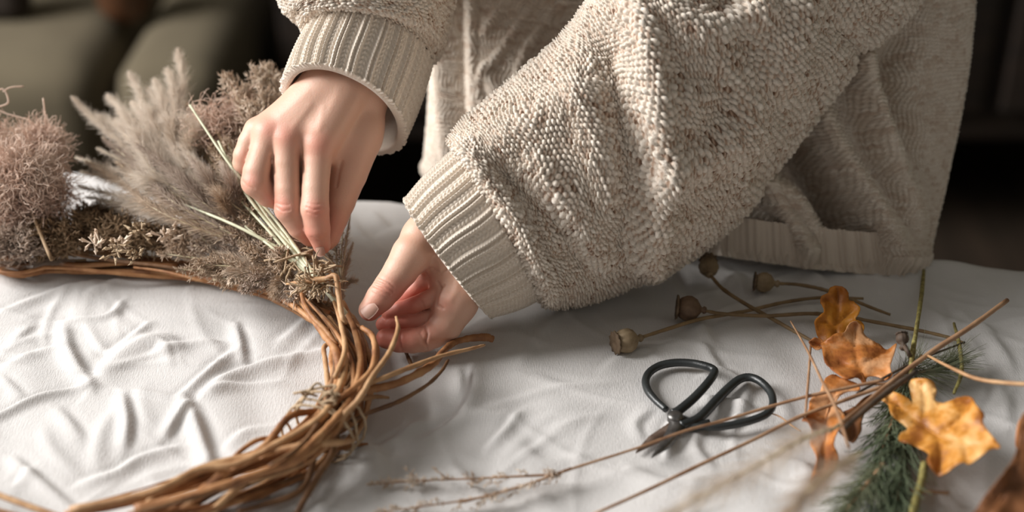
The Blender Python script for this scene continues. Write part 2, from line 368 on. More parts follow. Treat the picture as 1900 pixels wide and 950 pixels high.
tp, d1 = drape(TT, -.006); tn, d2 = drape(-TT, .90); sp, d3 = drape(SS, .955); sn, d4 = drape(-SS, .955)
tq = np.where(TT > -.4, tp, -tn); sq = np.where(SS > 0, sp, -sn); drop = np.maximum.reduce([d1, d2, d3, d4])
W = tab(sq, tq, 0.); hc = h_cloth(W[..., 0], W[..., 1])
fade = np.exp(-drop / .02)
W[..., 2] = TZ + .0005 + hc * fade - drop
W[..., 0] += et[0] * .012 * np.sin(SS * 45) * (1 - fade) * (d1 > 0); W[..., 1] += et[1] * (.012 * np.sin(SS * 45 + 1) + .010) * (1 - fade) * (d1 > 0)
cloth = make('tablecloth', W, gridfaces(len(sv), len(tv)), M['linen'])
tagit(cloth, 'crumpled white linen cloth spread over the whole work table', 'tablecloth')

# ------------------------------------------------------------------ person: body and hands as one mesh
def surface_nets(Fv):
    s = Fv < 0; nx, ny, nz = Fv.shape
    c = [s[i:nx - 1 + i, j:ny - 1 + j, k:nz - 1 + k] for i in (0, 1) for j in (0, 1) for k in (0, 1)]
    anyv = np.logical_or.reduce(c); allv = np.logical_and.reduce(c); act = anyv & ~allv
    idx = -np.ones(act.shape, np.int64); ii = np.argwhere(act); idx[act] = np.arange(len(ii))
    acc = np.zeros((len(ii), 3)); cnt = np.zeros(len(ii))
    cor = [(i, j, k) for i in (0, 1) for j in (0, 1) for k in (0, 1)]
    for a in range(8):
        for b in range(a + 1, 8):
            A, B = np.array(cor[a]), np.array(cor[b])
            if abs(A - B).sum() != 1: continue
            fa = Fv[tuple((ii + A).T)]; fb = Fv[tuple((ii + B).T)]; m = (fa < 0) != (fb < 0)
            t_ = (fa[m] / (fa[m] - fb[m]))[:, None]
            acc[m] += A + t_ * (B - A); cnt[m] += 1
    V = ii + acc / cnt[:, None]; Fc = []
    for ax in range(3):
        o1, o2 = [(1, 2), (2, 0), (0, 1)][ax]
        sl0 = [slice(None)] * 3; sl1 = [slice(None)] * 3; sl0[ax] = slice(0, -1); sl1[ax] = slice(1, None)
        ch = s[tuple(sl0)] != s[tuple(sl1)]
        e = np.argwhere(ch); e = e[(e[:, o1] > 0) & (e[:, o2] > 0) & (e[:, o1] < Fv.shape[o1] - 1) & (e[:, o2] < Fv.shape[o2] - 1)]
        def cell(d1, d2):
            q = e.copy(); q[:, o1] -= d1; q[:, o2] -= d2; return idx[tuple(q.T)]
        Q = np.stack([cell(1, 1), cell(0, 1), cell(0, 0), cell(1, 0)], -1)
        fl = ~s[tuple(e.T)]; Q[fl] = Q[fl][:, ::-1]; Fc.append(Q)
    Fc = np.vstack(Fc); return V, Fc[(Fc >= 0).all(1)]
def smin(a, b, k):
    h = np.clip(.5 + .5 * (b - a) / k, 0, 1); return b * (1 - h) + a * h - k * h * (1 - h)
class Field:
    def __init__(s, lo, hi, h):
        s.lo = np.array(lo, float); s.h = h; n = np.ceil((np.array(hi) - s.lo) / h).astype(int) + 1
        s.ax = [(s.lo[i] + h * np.arange(n[i])).astype(np.float32) for i in range(3)]
        s.shape = tuple(n)
    def empty(s): return np.full(s.shape, 60., np.float32)
    def cone(s, d, a, b, ra, rb, k, flat=None):
        a = np.array(a, np.float32); b = np.array(b, np.float32); R = max(ra, rb) + 3 * k + 8
        sl = []
        for i in range(3):
            l = min(a[i], b[i]) - R; u = max(a[i], b[i]) + R
            i0 = int(np.clip(np.floor((l - s.lo[i]) / s.h), 0, s.shape[i])); i1 = int(np.clip(np.ceil((u - s.lo[i]) / s.h), 0, s.shape[i])); sl.append(slice(i0, i1))
        sl = tuple(sl); X = s.ax[0][sl[0]][:, None, None] - a[0]; Y = s.ax[1][sl[1]][None, :, None] - a[1]; Z = s.ax[2][sl[2]][None, None, :] - a[2]
        ab = b - a; L2 = max(float(ab.dot(ab)), 1e-6)
        t_ = np.clip((X * ab[0] + Y * ab[1] + Z * ab[2]) / L2, 0, 1)
        q = np.sqrt((X - t_ * ab[0]) ** 2 + (Y - t_ * ab[1]) ** 2 + (Z - t_ * ab[2]) ** 2) - (ra + (rb - ra) * t_)
        d[sl] = smin(d[sl], q, k) if k > 0 else np.minimum(d[sl], q)
    def chain(s, d, pts, k):
        for p, q in zip(pts[:-1], pts[1:]): s.cone(d, p[:3], q[:3], p[3], q[3], k)
def seg2(X, Y, pl):
    best = np.full(np.broadcast(X, Y).shape, 1e6)
    for a, b in zip(pl[:-1], pl[1:]):
        dx, dy = b[0] - a[0], b[1] - a[1]; L2 = dx * dx + dy * dy
        t_ = np.clip(((X - a[0]) * dx + (Y - a[1]) * dy) / L2, 0, 1)
        best = np.minimum(best, np.hypot(X - a[0] - t_ * dx, Y - a[1] - t_ * dy))
    return best
def build_hand(palm, kpalm, fingers, kf, d0, lo, hi, creases, reds, h=2.2):
    """joints are (x, y, z, radius) with one unit = the size of one photo pixel at depth d0"""
    f = Field(lo, hi, h); d = f.empty()
    for p, q in palm: f.cone(d, p[:3], q[:3], p[3], q[3], kpalm)
    fd = f.empty()
    for pts, ks in fingers:
        e = f.empty(); f.chain(e, pts, 3.0); fd = np.minimum(fd, smin(d, e, ks))
    d = np.minimum(d, fd) if kf == 0 else smin(d, fd, kf)
    V, Fc = surface_nets(d); V = f.lo + V * h
    # light relaxation of the grid steps
    E = np.vstack([Fc[:, [0, 1]], Fc[:, [1, 2]], Fc[:, [2, 3]], Fc[:, [3, 0]]])
    cnt = np.bincount(E.ravel(), minlength=len(V)).astype(float)
    for _ in range(3):
        A = np.zeros_like(V)
        for c in range(3):
            A[:, c] = np.bincount(E[:, 0], V[E[:, 1], c], len(V)) + np.bincount(E[:, 1], V[E[:, 0], c], len(V))
        V = V * .5 + .5 * A / cnt[:, None]
    N = np.cross(V[Fc[:, 2]] - V[Fc[:, 0]], V[Fc[:, 3]] - V[Fc[:, 1]]); vn = np.zeros_like(V)
    for j in range(4):
        for c in range(3): vn[:, c] += np.bincount(Fc[:, j], N[:, c], len(V))
    vn = nrm(vn); front = np.clip(-vn[:, 2] * 2 + .3, 0, 1)
    for pl, dep, wd in creases:
        dist = seg2(V[:, 0], V[:, 1], pl); V = V - vn * (dep * np.exp(-(dist / wd) ** 2) * front)[:, None]
    red = np.zeros(len(V))
    for (x, y, r, a) in reds: red += a * np.exp(-((V[:, 0] - x) ** 2 + (V[:, 1] - y) ** 2) / r ** 2)
    k = d0 / F                                     # world size of one unit, in the depth scale of P
    return P(V[:, 0], V[:, 1], d0 + V[:, 2] * k), Fc, np.clip(red, 0, 1)

RH = build_hand(
    palm=[((640,170,20,50),(600,240,0,42)), ((625,150,30,52),(680,165,40,44)), ((690,150,42,36),(672,250,38,36)), ((590,165,22,40),(530,235,14,30)), ((560,190,20,34),(497,238,18,23)),
          ((640,160,10,42),(592,268,-8,28)), ((605,155,12,42),(534,254,-4,27)), ((585,180,15,36),(500,246,6,25)), ((560,200,28,30),(474,240,24,19)), ((672,240,38,38),(650,318,42,27)),
          ((700,20,60,50),(655,140,30,50)), ((600,235,18,34),(545,262,20,28)), ((640,250,30,34),(620,285,28,26)), ((560,270,20,20),(560,385,26,12)), ((508,270,22,20),(506,345,30,13))],
    kpalm=16,
    fingers=[([(590,272,-8,29),(588,300,-10,27),(585,350,-18,25.5),(584,388,-24,27),(589,425,-14,24),(597,456,0,16.5)], 12),
             ([(532,258,-4,28),(531,300,-6,25),(533,350,-8,24.5),(535,388,-8,26),(556,420,10,23),(575,440,28,18)], 12),
             ([(497,246,6,27),(488,280,4,24.5),(476,318,2,25.5),(474,338,2,27),(497,362,20,22),(516,372,44,18),(522,350,66,16)], 12),
             ([(474,240,24,20),(462,262,24,20),(452,288,26,19.5),(450,302,34,18.5),(468,320,62,17),(490,330,80,15)], 10),
             ([(668,262,40,37),(646,325,40,34),(630,375,38,29),(622,405,38,24),(612,440,30,19),(607,448,27,17)], 12)],
    kf=0, d0=1.02, lo=(400, -40, -80), hi=(780, 500, 130),
    creases=[([(568,384),(582,390),(600,386)],1.6,2.0), ([(570,394),(585,399),(602,394)],1.3,2.0), ([(570,377),(586,380),(600,377)],1.0,1.8), ([(512,384),(524,392),(538,390)],1.3,2.0),
             ([(510,376),(522,380),(536,380)],1.0,2), ([(450,336),(460,346),(472,350)],1.2,2.2), ([(634,300),(628,320),(624,345)],2.6,3.5), ([(560,300),(562,318)],2.5,4), ([(505,290),(508,320)],2.5,4),
             ([(600,200),(592,240)],-.8,6), ([(575,195),(545,235)],-.7,6), ([(630,165),(600,230)],-.6,7), ([(570,170),(520,215)],-.5,6), ([(578,440),(592,446),(608,441)],.9,1.8)],
    reds=[(590,268,26,.45),(528,250,24,.45),(494,236,20,.4),(584,390,20,.65),(524,384,20,.6),(462,335,20,.5),(597,472,16,.9),(575,445,22,.5),(560,430,25,.3),(620,420,30,.35),(455,290,16,.3),(500,370,20,.35)])
LH = build_hand(
    palm=[((850,370,12,36),(798,425,4,38)), ((798,425,4,38),(764,475,-16,36)), ((905,400,16,40),(836,468,10,44)), ((950,460,18,38),(866,520,10,42)), ((836,468,10,44),(838,545,10,42)), ((866,510,8,40),(846,560,0,40)), ((846,560,0,40),(826,600,-4,34)),
          ((800,470,30,34),(790,530,48,24)), ((795,520,50,24),(780,590,45,20)), ((780,440,-4,36),(800,470,10,36)), ((828,557,-22,17),(824,570,-22,17)), ((990,310,20,44),(890,430,14,44))],
    kpalm=12,
    fingers=[([(762,472,-24,36),(744,502,-34,32),(722,532,-44,28.5),(705,553,-46,26.5),(686,575,-46,21)], 8),
             ([(824,606,-6,30),(806,620,-14,25.5),(788,629,-20,24),(765,632,-24,23.5),(740,632,-24,22),(716,628,-20,19)], 5),
             ([(812,588,8,21),(790,594,6,19),(758,599,4,18),(728,602,6,17),(712,602,8,15)], 3),
             ([(826,545,6,20),(808,548,-6,16.5),(789,557,-8,16),(768,566,-6,15.5),(742,574,0,15),(722,582,4,14)], 2.5),
             ([(818,520,28,18),(795,518,18,15.5),(776,531,22,15.5),(756,548,28,15),(742,560,30,14)], 3)],
    kf=0, d0=1.005, lo=(640, 260, -110), hi=(1050, 700, 120),
    creases=[([(789,632),(792,642),(793,652)],2.4,2.2), ([(788,604),(794,618),(790,636)],3.4,2.3), ([(743,612),(743,632),(746,650)],3.2,2.1), ([(694,530),(708,536),(724,547)],2.8,1.9), ([(697,522),(712,528),(730,541)],2.6,1.9), ([(702,514),(718,521),(732,533)],1.8,1.7),
             ([(692,539),(704,545),(718,554)],1.8,1.7), ([(788,506),(800,498),(818,506),(830,500)],3.0,3), ([(812,524),(818,534),(812,548),(810,566),(822,572)],3.0,2.6), ([(818,534),(824,530)],2,2.5),
             ([(778,556),(784,562),(788,572)],1.4,1.6), ([(830,480),(860,478)],.8,2), ([(800,470),(812,482),(818,500)],-2.0,6), ([(850,520),(846,540),(836,556)],-1.8,7), ([(786,600),(780,618),(792,640)],1.5,2)],
    reds=[(710,628,28,1.0),(745,636,26,.45),(705,600,30,.75),(690,592,20,.5),(760,566,30,.55),(780,535,30,.6),(740,545,22,.45),(712,536,24,.35),(800,620,30,.3),(826,566,18,.35),(750,600,40,.6),(690,575,18,.3)])
LS = [((755,376,1.02),(908,582,1.035),(822,486,.975)), ((846,283,1.02),(1000,549,1.05),(925,408,.972)), ((872,243,1.02),(1058,548,1.062),(975,380,.975)),
      ((960,168,1.025),(1145,524,1.072),(1070,330,.97)), ((1045,95,1.03),(1262,470,1.08),(1170,260,.965)), ((1098,30,1.03),(1372,380,1.085),(1260,170,.965)),
      ((1148,-60,1.04),(1482,240,1.085),(1340,60,.97)), ((1200,-160,1.05),(1590,95,1.085),(1410,-60,.98)), ((1270,-290,1.08),(1698,-20,1.09),(1490,-190,1.0)), ((1440,-440,1.16),(1800,-260,1.12),(1640,-360,1.06))]
RS = [((527,160,1.03),(744,262,1.05),(655,140,.995)), ((574,62,1.04),(796,120,1.06),(690,28,.995)), ((570,20,1.04),(814,40,1.06),(690,-25,.985)),
      ((532,-20,1.05),(826,-10,1.07),(690,-90,.99)), ((530,-150,1.08),(850,-130,1.10),(700,-190,1.02)), ((620,-330,1.14),(900,-280,1.14),(760,-330,1.07)), ((820,-460,1.22),(1000,-400,1.2),(900,-450,1.14))]
# rest of the body, coarse, inside the clothes
def pw(px, py, d): return P(px, py, d)
shR, shL = pw(900, -480, 1.28), pw(1720, -420, 1.22)
wristR, wristL = P(660, 60, 1.045), P(985, 275, 1.03)
elbR, elbL = P(690, -330, 1.15), P(1330, 60, 1.06)
hip = np.array([.135, 1.05, .9])
O = np.array([hip[0], hip[1], 0.])
fb = Field((-.35, .6, -.02), (.75, 1.75, 1.75), .011); db = np.full(fb.shape, 1., np.float32)
sc3 = lambda p, r: (p[0], p[1], p[2], r)
cx, cy = hip[0], hip[1]
chest = (np.array(shR) + shL) / 2
def bc(a, b, ra, rb, k=.03):
    fb_R = 0.25; a = np.array(a, np.float32); b = np.array(b, np.float32)
    X = fb.ax[0][:, None, None] - a[0]; Y = fb.ax[1][None, :, None] - a[1]; Z = fb.ax[2][None, None, :] - a[2]; ab = b - a
    t_ = np.clip((X * ab[0] + Y * ab[1] + Z * ab[2]) / float(ab.dot(ab)), 0, 1)
    q = np.sqrt((X - t_ * ab[0]) ** 2 + (Y - t_ * ab[1]) ** 2 + (Z - t_ * ab[2]) ** 2) - (ra + (rb - ra) * t_)
    global db; db = smin(db, q, k)
axp = []
for Lp, Rp, Fp_ in (((812,352,1.215),(1702,490,1.145),(1330,474,1.118)), ((810,200,1.205),(1748,320,1.15),(1330,300,1.125)), ((803,-60,1.18),(1802,0,1.15),(1340,0,1.115)), ((880,-430,1.18),(1720,-420,1.15),(1340,-380,1.12))):
    cc_ = (P(*Lp) + P(*Rp)) / 2; axp.append(cc_ + (cc_ - P(*Fp_)) * np.array([0, 1.5, .3]))
for a_, b_ in zip(axp[:-1], axp[1:]):
    for q in (-.07, 0, .07): bc(a_ + [q, 0, 0], b_ + [q, 0, 0], .045, .045)
bc(axp[0] + [-.05, .01, 0], (cx - .04, cy, .86), .06, .08); bc(axp[0] + [.05, .01, 0], (cx + .04, cy, .86), .06, .08)
bc(axp[-1], shR, .055, .045); bc(axp[-1], shL, .055, .045)
def armaxis(st): return [.5 * (P(*a) + P(*b)) * .6 + P(*c) * .4 for a, b, c in st]
for st, sh in ((RS, shR), (LS, shL)):
    ax_ = armaxis(st); ax_[0] = P(672, 40, 1.05) if st is RS else P(960, 330, 1.035); ax_[1:3] = [ax_[2]] * 2
    for i_ in range(len(ax_) - 1): bc(ax_[i_], ax_[i_ + 1], .022 if i_ < 3 else .03, .024 if i_ < 2 else .03, .012)
    bc(ax_[-1], sh, .03, .04)
for q in (-1, 1):
    bc((cx + q * .085, cy, .84), (cx + q * .10, cy + .01, .48), .082, .055); bc((cx + q * .10, cy + .01, .48), (cx + q * .10, cy + .03, .08), .052, .034)
    bc((cx + q * .10, cy + .04, .045), (cx + q * .115, cy - .13, .03), .036, .028, .02)
BV, BF = surface_nets(db); BV = fb.lo + BV * fb.h
bodyV, bodyF = joinq([(RH[0], RH[1]), (LH[0], LH[1]), (BV, BF)])
red = np.concatenate([RH[2], LH[2], np.zeros(len(BV))])
person = make('person', bodyV, bodyF, M['skin'], None, True, {'red': red}, origin=O)
tagit(person, 'person in an oatmeal knitted sweater leaning over the table, hands working on the vine wreath', 'person')

def nail(cpx, cpy, cz, d0, ax, wid, ln, R, tilt=(0, 0, -1)):
    """curved nail plate; centre, axis towards the tip and outward normal in local hand units"""
    ax = nrm(np.array(ax, float)); n = np.array(tilt, float); n = nrm(n - ax * n.dot(ax)); sd = np.cross(ax, n)
    c = np.array([cpx, cpy, cz], float); V = []; nu, nv = 13, 13
    for lay in (0, 1):
        for i in range(nu):
            for j in range(nv):
                u = -1 + 2 * i / (nu - 1); v = -1 + 2 * j / (nv - 1)
                uu = u * math.sqrt(1 - v * v / 2); vv = v * math.sqrt(1 - u * u / 2)
                uu = .45 * u + .55 * uu; vv = .45 * v + .55 * vv; an = uu * wid / R
                V.append(c + ax * vv * ln - n * R + (n * math.cos(an) + sd * math.sin(an)) * (R + (1.3 if lay == 0 else -1.2)) - n * .8 * (vv * vv))
    V = np.array(V); a = gridfaces(nu, nv); n1 = nu * nv; Fc = [tuple(f) for f in a] + [tuple((f + n1)[::-1]) for f in a]
    ring = [i * nv for i in range(nu)] + [(nu - 1) * nv + j for j in range(1, nv)] + [i * nv + nv - 1 for i in range(nu - 2, -1, -1)] + [j for j in range(nv - 2, 0, -1)]
    for q in range(len(ring)):
        a_, b_ = ring[q], ring[(q + 1) % len(ring)]; Fc.append((a_, a_ + n1, b_ + n1, b_))
    return P(V[:, 0], V[:, 1], d0 + V[:, 2] * d0 / F), Fc
make('thumbnail', *nail(684, 574, -69, 1.005, (-19, 20, 1), 15, 16, 20, (-.35, -.25, -1)), M['nail'], person)
make('fingernail', *nail(594, 467, -15.0, 1.02, (6, 26, 10), 9, 10, 13, (-.25, .1, -1)), M['nail'], person)

# ------------------------------------------------------------------ clothes
def resample_st(st, n):
    A = np.array([np.stack([P(*L), P(*R), P(*Fp)]).ravel() for (L, R, Fp) in st])
    return smooth(A, n)
def ring_surface(A, nth, kb):
    """A: rows of (L, R, front) points -> V[rows, nth, 3]"""
    L, R, Fp = A[:, 0:3], A[:, 3:6], A[:, 6:9]; c = (L + R) / 2; a = (R - L) / 2; b = Fp - c
    th = np.linspace(0, 2 * math.pi, nth, endpoint=False)
    cs, sn = np.cos(th), np.sin(th); cs = np.sign(cs) * abs(cs) ** .92; sb = np.where(sn > 0, sn, sn * kb)
    return c[:, None] + a[:, None] * -cs[None, :, None] + b[:, None] * sb[None, :, None], th
def gnormals(V):
    du = np.gradient(V, axis=0); dv = np.roll(V, -1, 1) - np.roll(V, 1, 1)
    return nrm(np.cross(dv, du))
def knit(V, N, rows, cols, amp, g, style='moss', v0=0, jit=.6):
    """displace along N; rows/cols = total stitch counts in the two directions"""
    nr, nc = V.shape[:2]; v = np.linspace(0, rows, nr)[:, None] + v0; u = np.linspace(0, cols, nc, endpoint=False)[None]
    w1 = .35 * np.sin(v * .21 + u * .13) + .2 * np.sin(u * .4 - v * .17)
    w2 = .5 * np.sin(v * .35 + 2 * np.sin(u * .22)) + .35 * np.sin(u * .55 + v * .2)
    vv = v + (w1 + w2 if style != 'rib' else 0) + 0 * u; uu = u + (.25 * np.sin(v * .33 + 1) + .3 * np.sin(v * .6 + u * .3) if style != 'rib' else .05 * np.sin(v * .4)) + 0 * v
    if style == 'moss':
        iv = np.floor(vv).astype(int); us = uu + .5 * (iv % 2); iu = np.floor(us).astype(int) % cols
        T = g.random((rows + 8, cols + 2)); T2 = g.random((rows + 8, cols + 2))
        iv_ = np.clip(iv, 0, rows + 7)
        fu = us - np.floor(us); fv = vv - iv
        sl = (T2[iv_, iu] - .5) * .5
        e = ((2 * fu - 1) / 1.04) ** 2 + ((2 * fv - 1 + sl * (2 * fu - 1)) / 1.02) ** 2
        hgt = np.sqrt(np.clip(1 - e * .92, 0, 1)) * (1 - jit + jit * T[iv_, iu] * 1.6)
        fleck = np.clip(.25 + .6 * T[iv_, iu] + .22 * np.sin(9 * T2[iv_, iu] + 7 * fu + 5 * fv) - .28 * (T2[iv_, iu] > .93), 0, 1)
    elif style == 'stock':
        fu = uu - np.floor(uu); iu = np.floor(uu).astype(int) % cols; s = vv + np.abs(fu - .5) * 1.1; iv_ = np.clip(np.floor(s).astype(int), 0, rows + 7); fv = s - np.floor(s)
        T = g.random((rows + 9, cols + 2)); leg = np.abs(np.sin(fu * 2 * np.pi)) ** .6
        hgt = leg * (.35 + .65 * np.sin(fv * np.pi) ** .7) * (.8 + .4 * T[iv_, iu])
        fleck = np.clip(.3 + .5 * T[iv_, iu] - .35 * (T[iv_, iu] > .95), 0, 1)
    else:   # rib: pairs of raised cords with recessed knit columns between
        fu = uu - np.floor(uu); cord = np.maximum(np.exp(-((fu - .17) / .095) ** 2), np.exp(-((fu - .43) / .095) ** 2))
        s = vv * 1.0 + np.abs(fu - .78) * 2.2; fv = s - np.floor(s); low = np.exp(-((fu - .78) / .17) ** 4)
        yarn = .1 * np.sin((vv * 1.4 + fu * 5) * 2 * np.pi)
        hgt = cord * (1 + yarn) + low * (.05 + .42 * np.sin(fv * np.pi)) * np.abs(np.sin((fu - .78) * 9.5 + np.pi / 2 * 0 + 0.0)) ** .35
        fleck = np.clip(.5 + .3 * g.random(hgt.shape) + .12 * np.sin(v * 5 + u * 31), 0, 1)
    return V + N * (amp * hgt)[..., None], fleck
def foldh(V, folds):
    """large folds: polylines in the photo, (points, height mm, width px)"""
    X, Y = proj(V); h = np.zeros(X.shape)
    for pl, hm, wd in folds:
        q = smooth(pl, 5); dist = seg2(X, Y, q)
        h += hm * .001 * np.exp(-(dist / wd) ** 2)
    return h
def sleeve(stations, nst, nth, kb, rows, cols, ribn, cuff_rows, folds, seed, parent, amp):
    g = np.random.default_rng(seed)
    # cuff between station 0 and 1
    Ac = resample_st(stations[:2], 1); Ac = Ac[0] + (Ac[1] - Ac[0]) * np.linspace(0, 1, 110)[:, None]
    Vc, th = ring_surface(Ac, 1400, kb); N = gnormals(Vc)
    sgn = np.sign((N * (Vc - Vc.mean(1, keepdims=True))).sum(-1).mean()); N = N * sgn
    Vd, fl = knit(Vc, N, cuff_rows, ribn, .0028, g, 'rib')
    t_ = np.linspace(0, 1, 110)[:, None]
    edge = np.exp(-((t_ - .02) / .025) ** 2) * .0012 * (1 + .5 * np.sin(th * ribn * 4)); Vd = Vd + N * edge[..., None]
    puff = np.sin(t_ * np.pi) * .0015; Vd = Vd + N * (puff + 0 * th)[..., None]
    c0 = Vc[0].mean(0); ax = (Vc[-1].mean(0) - c0); inn = []
    for f_, sft in ((.97, .0), (.93, -.012), (.90, .03), (.88, .35), (.86, .8)): inn.append(c0 + (Vc[0] - c0) * f_ + ax * sft)
    Vall = np.concatenate([np.array(inn)[::-1], Vd]); fa = np.concatenate([np.full((5, 1400), .5), fl + 0 * th])
    cu = make('cuff', Vall, gridfaces(Vall.shape[0], 1400, True) if sgn < 0 else gridfaces(Vall.shape[0], 1400, True)[:, ::-1], M['wool'], parent, True, {'fleck': fa})
    A = resample_st(stations[1:], nst); Vs, th = ring_surface(A, nth, kb); N = gnormals(Vs) * sgn
    t_ = np.linspace(0, len(stations) - 2, len(A))[:, None]
    Vs = Vs + N * ((foldh(Vs, folds) * (N[..., 1] < .35)) * ss(0, .25, t_) + .006 * np.sin(ss(0, .5, t_) * np.pi * .5) * np.ones_like(th))[..., None]
    N = gnormals(Vs) * sgn
    Vd, fl = knit(Vs, N, rows, cols, amp, g, 'moss')
    o = make('sleeve', Vd, gridfaces(Vd.shape[0], nth, True) if sgn < 0 else gridfaces(Vd.shape[0], nth, True)[:, ::-1], M['wool'], parent, True, {'fleck': fl})
    return o, cu

# torso of the sweater
TS = [((812,352,1.215),(1702,490,1.145),(1330,474,1.118)), ((812,320,1.215),(1716,440,1.145),(1330,420,1.122)), ((810,200,1.205),(1748,320,1.15),(1330,300,1.125)),
      ((806,80,1.195),(1783,160,1.15),(1335,160,1.125)), ((803,-60,1.18),(1802,0,1.15),(1340,0,1.115)), ((800,-250,1.16),(1805,-200,1.15),(1340,-180,1.1)), ((880,-430,1.18),(1720,-420,1.15),(1340,-380,1.12)),
      ((1130,-560,1.20),(1480,-560,1.18),(1320,-540,1.15))]
A = resample_st(TS, 150); Vt, th = ring_surface(A, 1150, 2.6); N = gnormals(Vt); sg = np.sign((N * (Vt - Vt.mean(1, keepdims=True))).sum(-1).mean()); N *= sg
tfold = [([(1590,110),(1640,260),(1690,380),(1720,470)],14,26), ([(1500,150),(1540,260),(1620,400),(1680,480)],9,24), ([(1480,280),(1520,350),(1560,440)],-15,34),
         ([(1400,330),(1470,370),(1530,440)],9,22), ([(1700,60),(1640,150),(1700,300)],-8,40), ([(1780,100),(1740,250),(1710,400)],6,30), ([(1420,360),(1460,410),(1500,470)],6,16),
         ([(826,-60),(822,120),(836,300)],4,12), ([(852,-60),(856,120),(862,300)],-2.5,12), ([(905,130),(930,200),(935,300)],2,14), ([(1025,-40),(930,95),(890,150),(900,220)],1.8,7), ([(1090,-40),(985,80),(950,190)],2,8),
         ([(878,-60),(878,140),(885,260)],1.6,7), ([(965,-40),(900,60)],1.5,8)]
Vt = Vt + N * ((2.8 * foldh(Vt, tfold[:7]) * (1 - ss(1610, 1730, proj(Vt)[0])) + 1.7 * foldh(Vt, tfold[7:])) * (N[..., 1] < .5))[..., None]; N = gnormals(Vt) * sg
g = np.random.default_rng(21)
tt = np.linspace(0, 1, len(A))[:, None]
V1, f1 = knit(Vt, N, 150, 130, .0021, g, 'stock'); V2, f2 = knit(Vt, N, 150, 60, .0034, g, 'rib')
m = 1 - ss(.10, .106, tt + .012 * np.sin(th)[None])
Vt2 = V1 * (1 - m[..., None]) + V2 * m[..., None]; fl = f1 * (1 - m) + f2 * m
Xt, Yt = proj(Vt2)
c0 = Vt2[0].mean(0); inn = np.array([c0 + (Vt2[0] - c0) * f_ + [0, 0, z_] for f_, z_ in ((.93, .03), (.965, .004), (.985, -.001))])
Vt2 = np.concatenate([inn, Vt2]); fl = np.concatenate([np.full((3, fl.shape[1]), .5), fl])
gf = gridfaces(Vt2.shape[0], 1150, True)
sweater = make('sweater', Vt2, gf if sg < 0 else gf[:, ::-1], M['wool'], person, True, {'fleck': fl})

lf = [([(900,300),(980,240),(1060,190)],4,26), ([(1190,20),(1205,120),(1215,230),(1225,320),(1195,470)],11,26), ([(1130,110),(1150,220),(1165,330),(1150,450)],-9,28),
      ([(1215,320),(1290,290),(1330,250)],7,24), ([(1260,130),(1330,170),(1310,250)],-6,30), ([(1340,20),(1390,100),(1420,200)],-7,30), ([(1240,30),(1300,60),(1400,20)],8,26),
      ([(1480,0),(1440,120),(1360,260)],6,30), ([(1540,20),(1500,160),(1400,320)],-5,26), ([(940,330),(1020,400),(1080,470)],-6,26), ([(1000,300),(1060,380),(1100,480)],5,24),
      ([(1080,170),(1100,260),(1120,360)],4,24), ([(1050,470),(1120,500),(1180,490)],-4,20), ([(880,290),(900,330),(960,430),(1010,520)],6,18), ([(1560,60),(1600,110)],-6,20), ([(1240,380),(1300,380),(1330,330)],-4,22)]
sleeve(LS, 80, 1050, .42, 128, 118, 27, 15, lf, 5, sweater, .0030)
sleeve(RS, 45, 760, .8, 60, 84, 26, 13, [([(600,20),(700,25),(780,60)],-2,10), ([(560,0),(600,-20)],3,14)], 9, sweater, .0022)
# trousers
tv_ = []
for q in (-1, 1):
    pth = [np.array([cx + q * .07, cy, .83]), np.array([cx + q * .08, cy, .74]), np.array([cx + q * .10, cy + .01, .5]), np.array([cx + q * .10, cy + .03, .09])]
    tv_.append(tube(smooth(pth, 10), [.098, .10, .085, .075], 28))
make('trousers', *join(tv_), M['trousers'], person)

# ------------------------------------------------------------------ vine wreath
ringpx = [(1,1)]
# centre line on the table, first the part in view (photo pixels on a plane 20 mm up), then closed outside the frame
cl = G(np.array([640, 655, 640, 600, 540, 450, 330, 200, 90, 0]), np.array([748, 660, 600, 560, 524, 492, 472, 462, 460, 464]), .022)[:, :2]
bot = G(np.array([150, 300, 420, 520, 590]), np.array([985, 925, 880, 845, 800]), .022)[:, :2]
mid = np.array([[-.43, .905], [-.49, .84], [-.505, .76], [-.47, .68], [-.39, .62]])
ctr = np.vstack([cl, mid, bot]); ctrs = smooth(np.vstack([ctr, ctr[:1]]), 14)[:-1]; NC = len(ctrs)
bw = np.interp(np.arange(NC) / NC, np.array([0, 1, 2, 3, 4, 9, 14, 15, 17, 19, 20]) / 20, np.array([17, 17, 14, 11, 10, 12, 16, 17, 17, 16, 17]) * .001)
tan = nrm(np.roll(ctrs, -1, 0) - np.roll(ctrs, 1, 0)); nor = np.stack([-tan[:, 1], tan[:, 0]], -1)
wreath = thing('vine_wreath', (ctrs[:, 0].mean(), ctrs[:, 1].mean(), TZ), 'round wreath of twisted brown vine lying on the white cloth, half covered in dried grasses', 'wreath')
g = np.random.default_rng(11)
def ringvine(i0, L, ph, rad, r, m, tw, sq=.62):
    k = (i0 + np.arange(0, L, 3)) % NC; n = len(k); s = np.linspace(0, 1, n) * L / NC * 2 * np.pi
    wv = g.uniform(-1, 1, 4); a = ph + tw * s + .5 * np.sin(3 * s + wv[0] * 3); rr = rad * (1 + .35 * np.sin(4 * s + wv[1] * 6) + .15 * np.sin(9 * s + wv[2] * 5))
    R_ = bw[k] * rr; xy = ctrs[k] + nor[k] * (R_ * np.cos(a))[:, None]; z = TZ + .004 + r + (1 + np.sin(a)) * R_ * sq
    pth = np.column_stack([xy, z]); make('vine', *tube(smooth(pth, 2), r * np.interp(np.linspace(0, 1, 12), [0, .1, .9, 1], [.75, 1, 1, .6]) * (1 + .12 * g.standard_normal(12)), 8, True, .05, int(g.integers(1e6))), M[m], wreath)
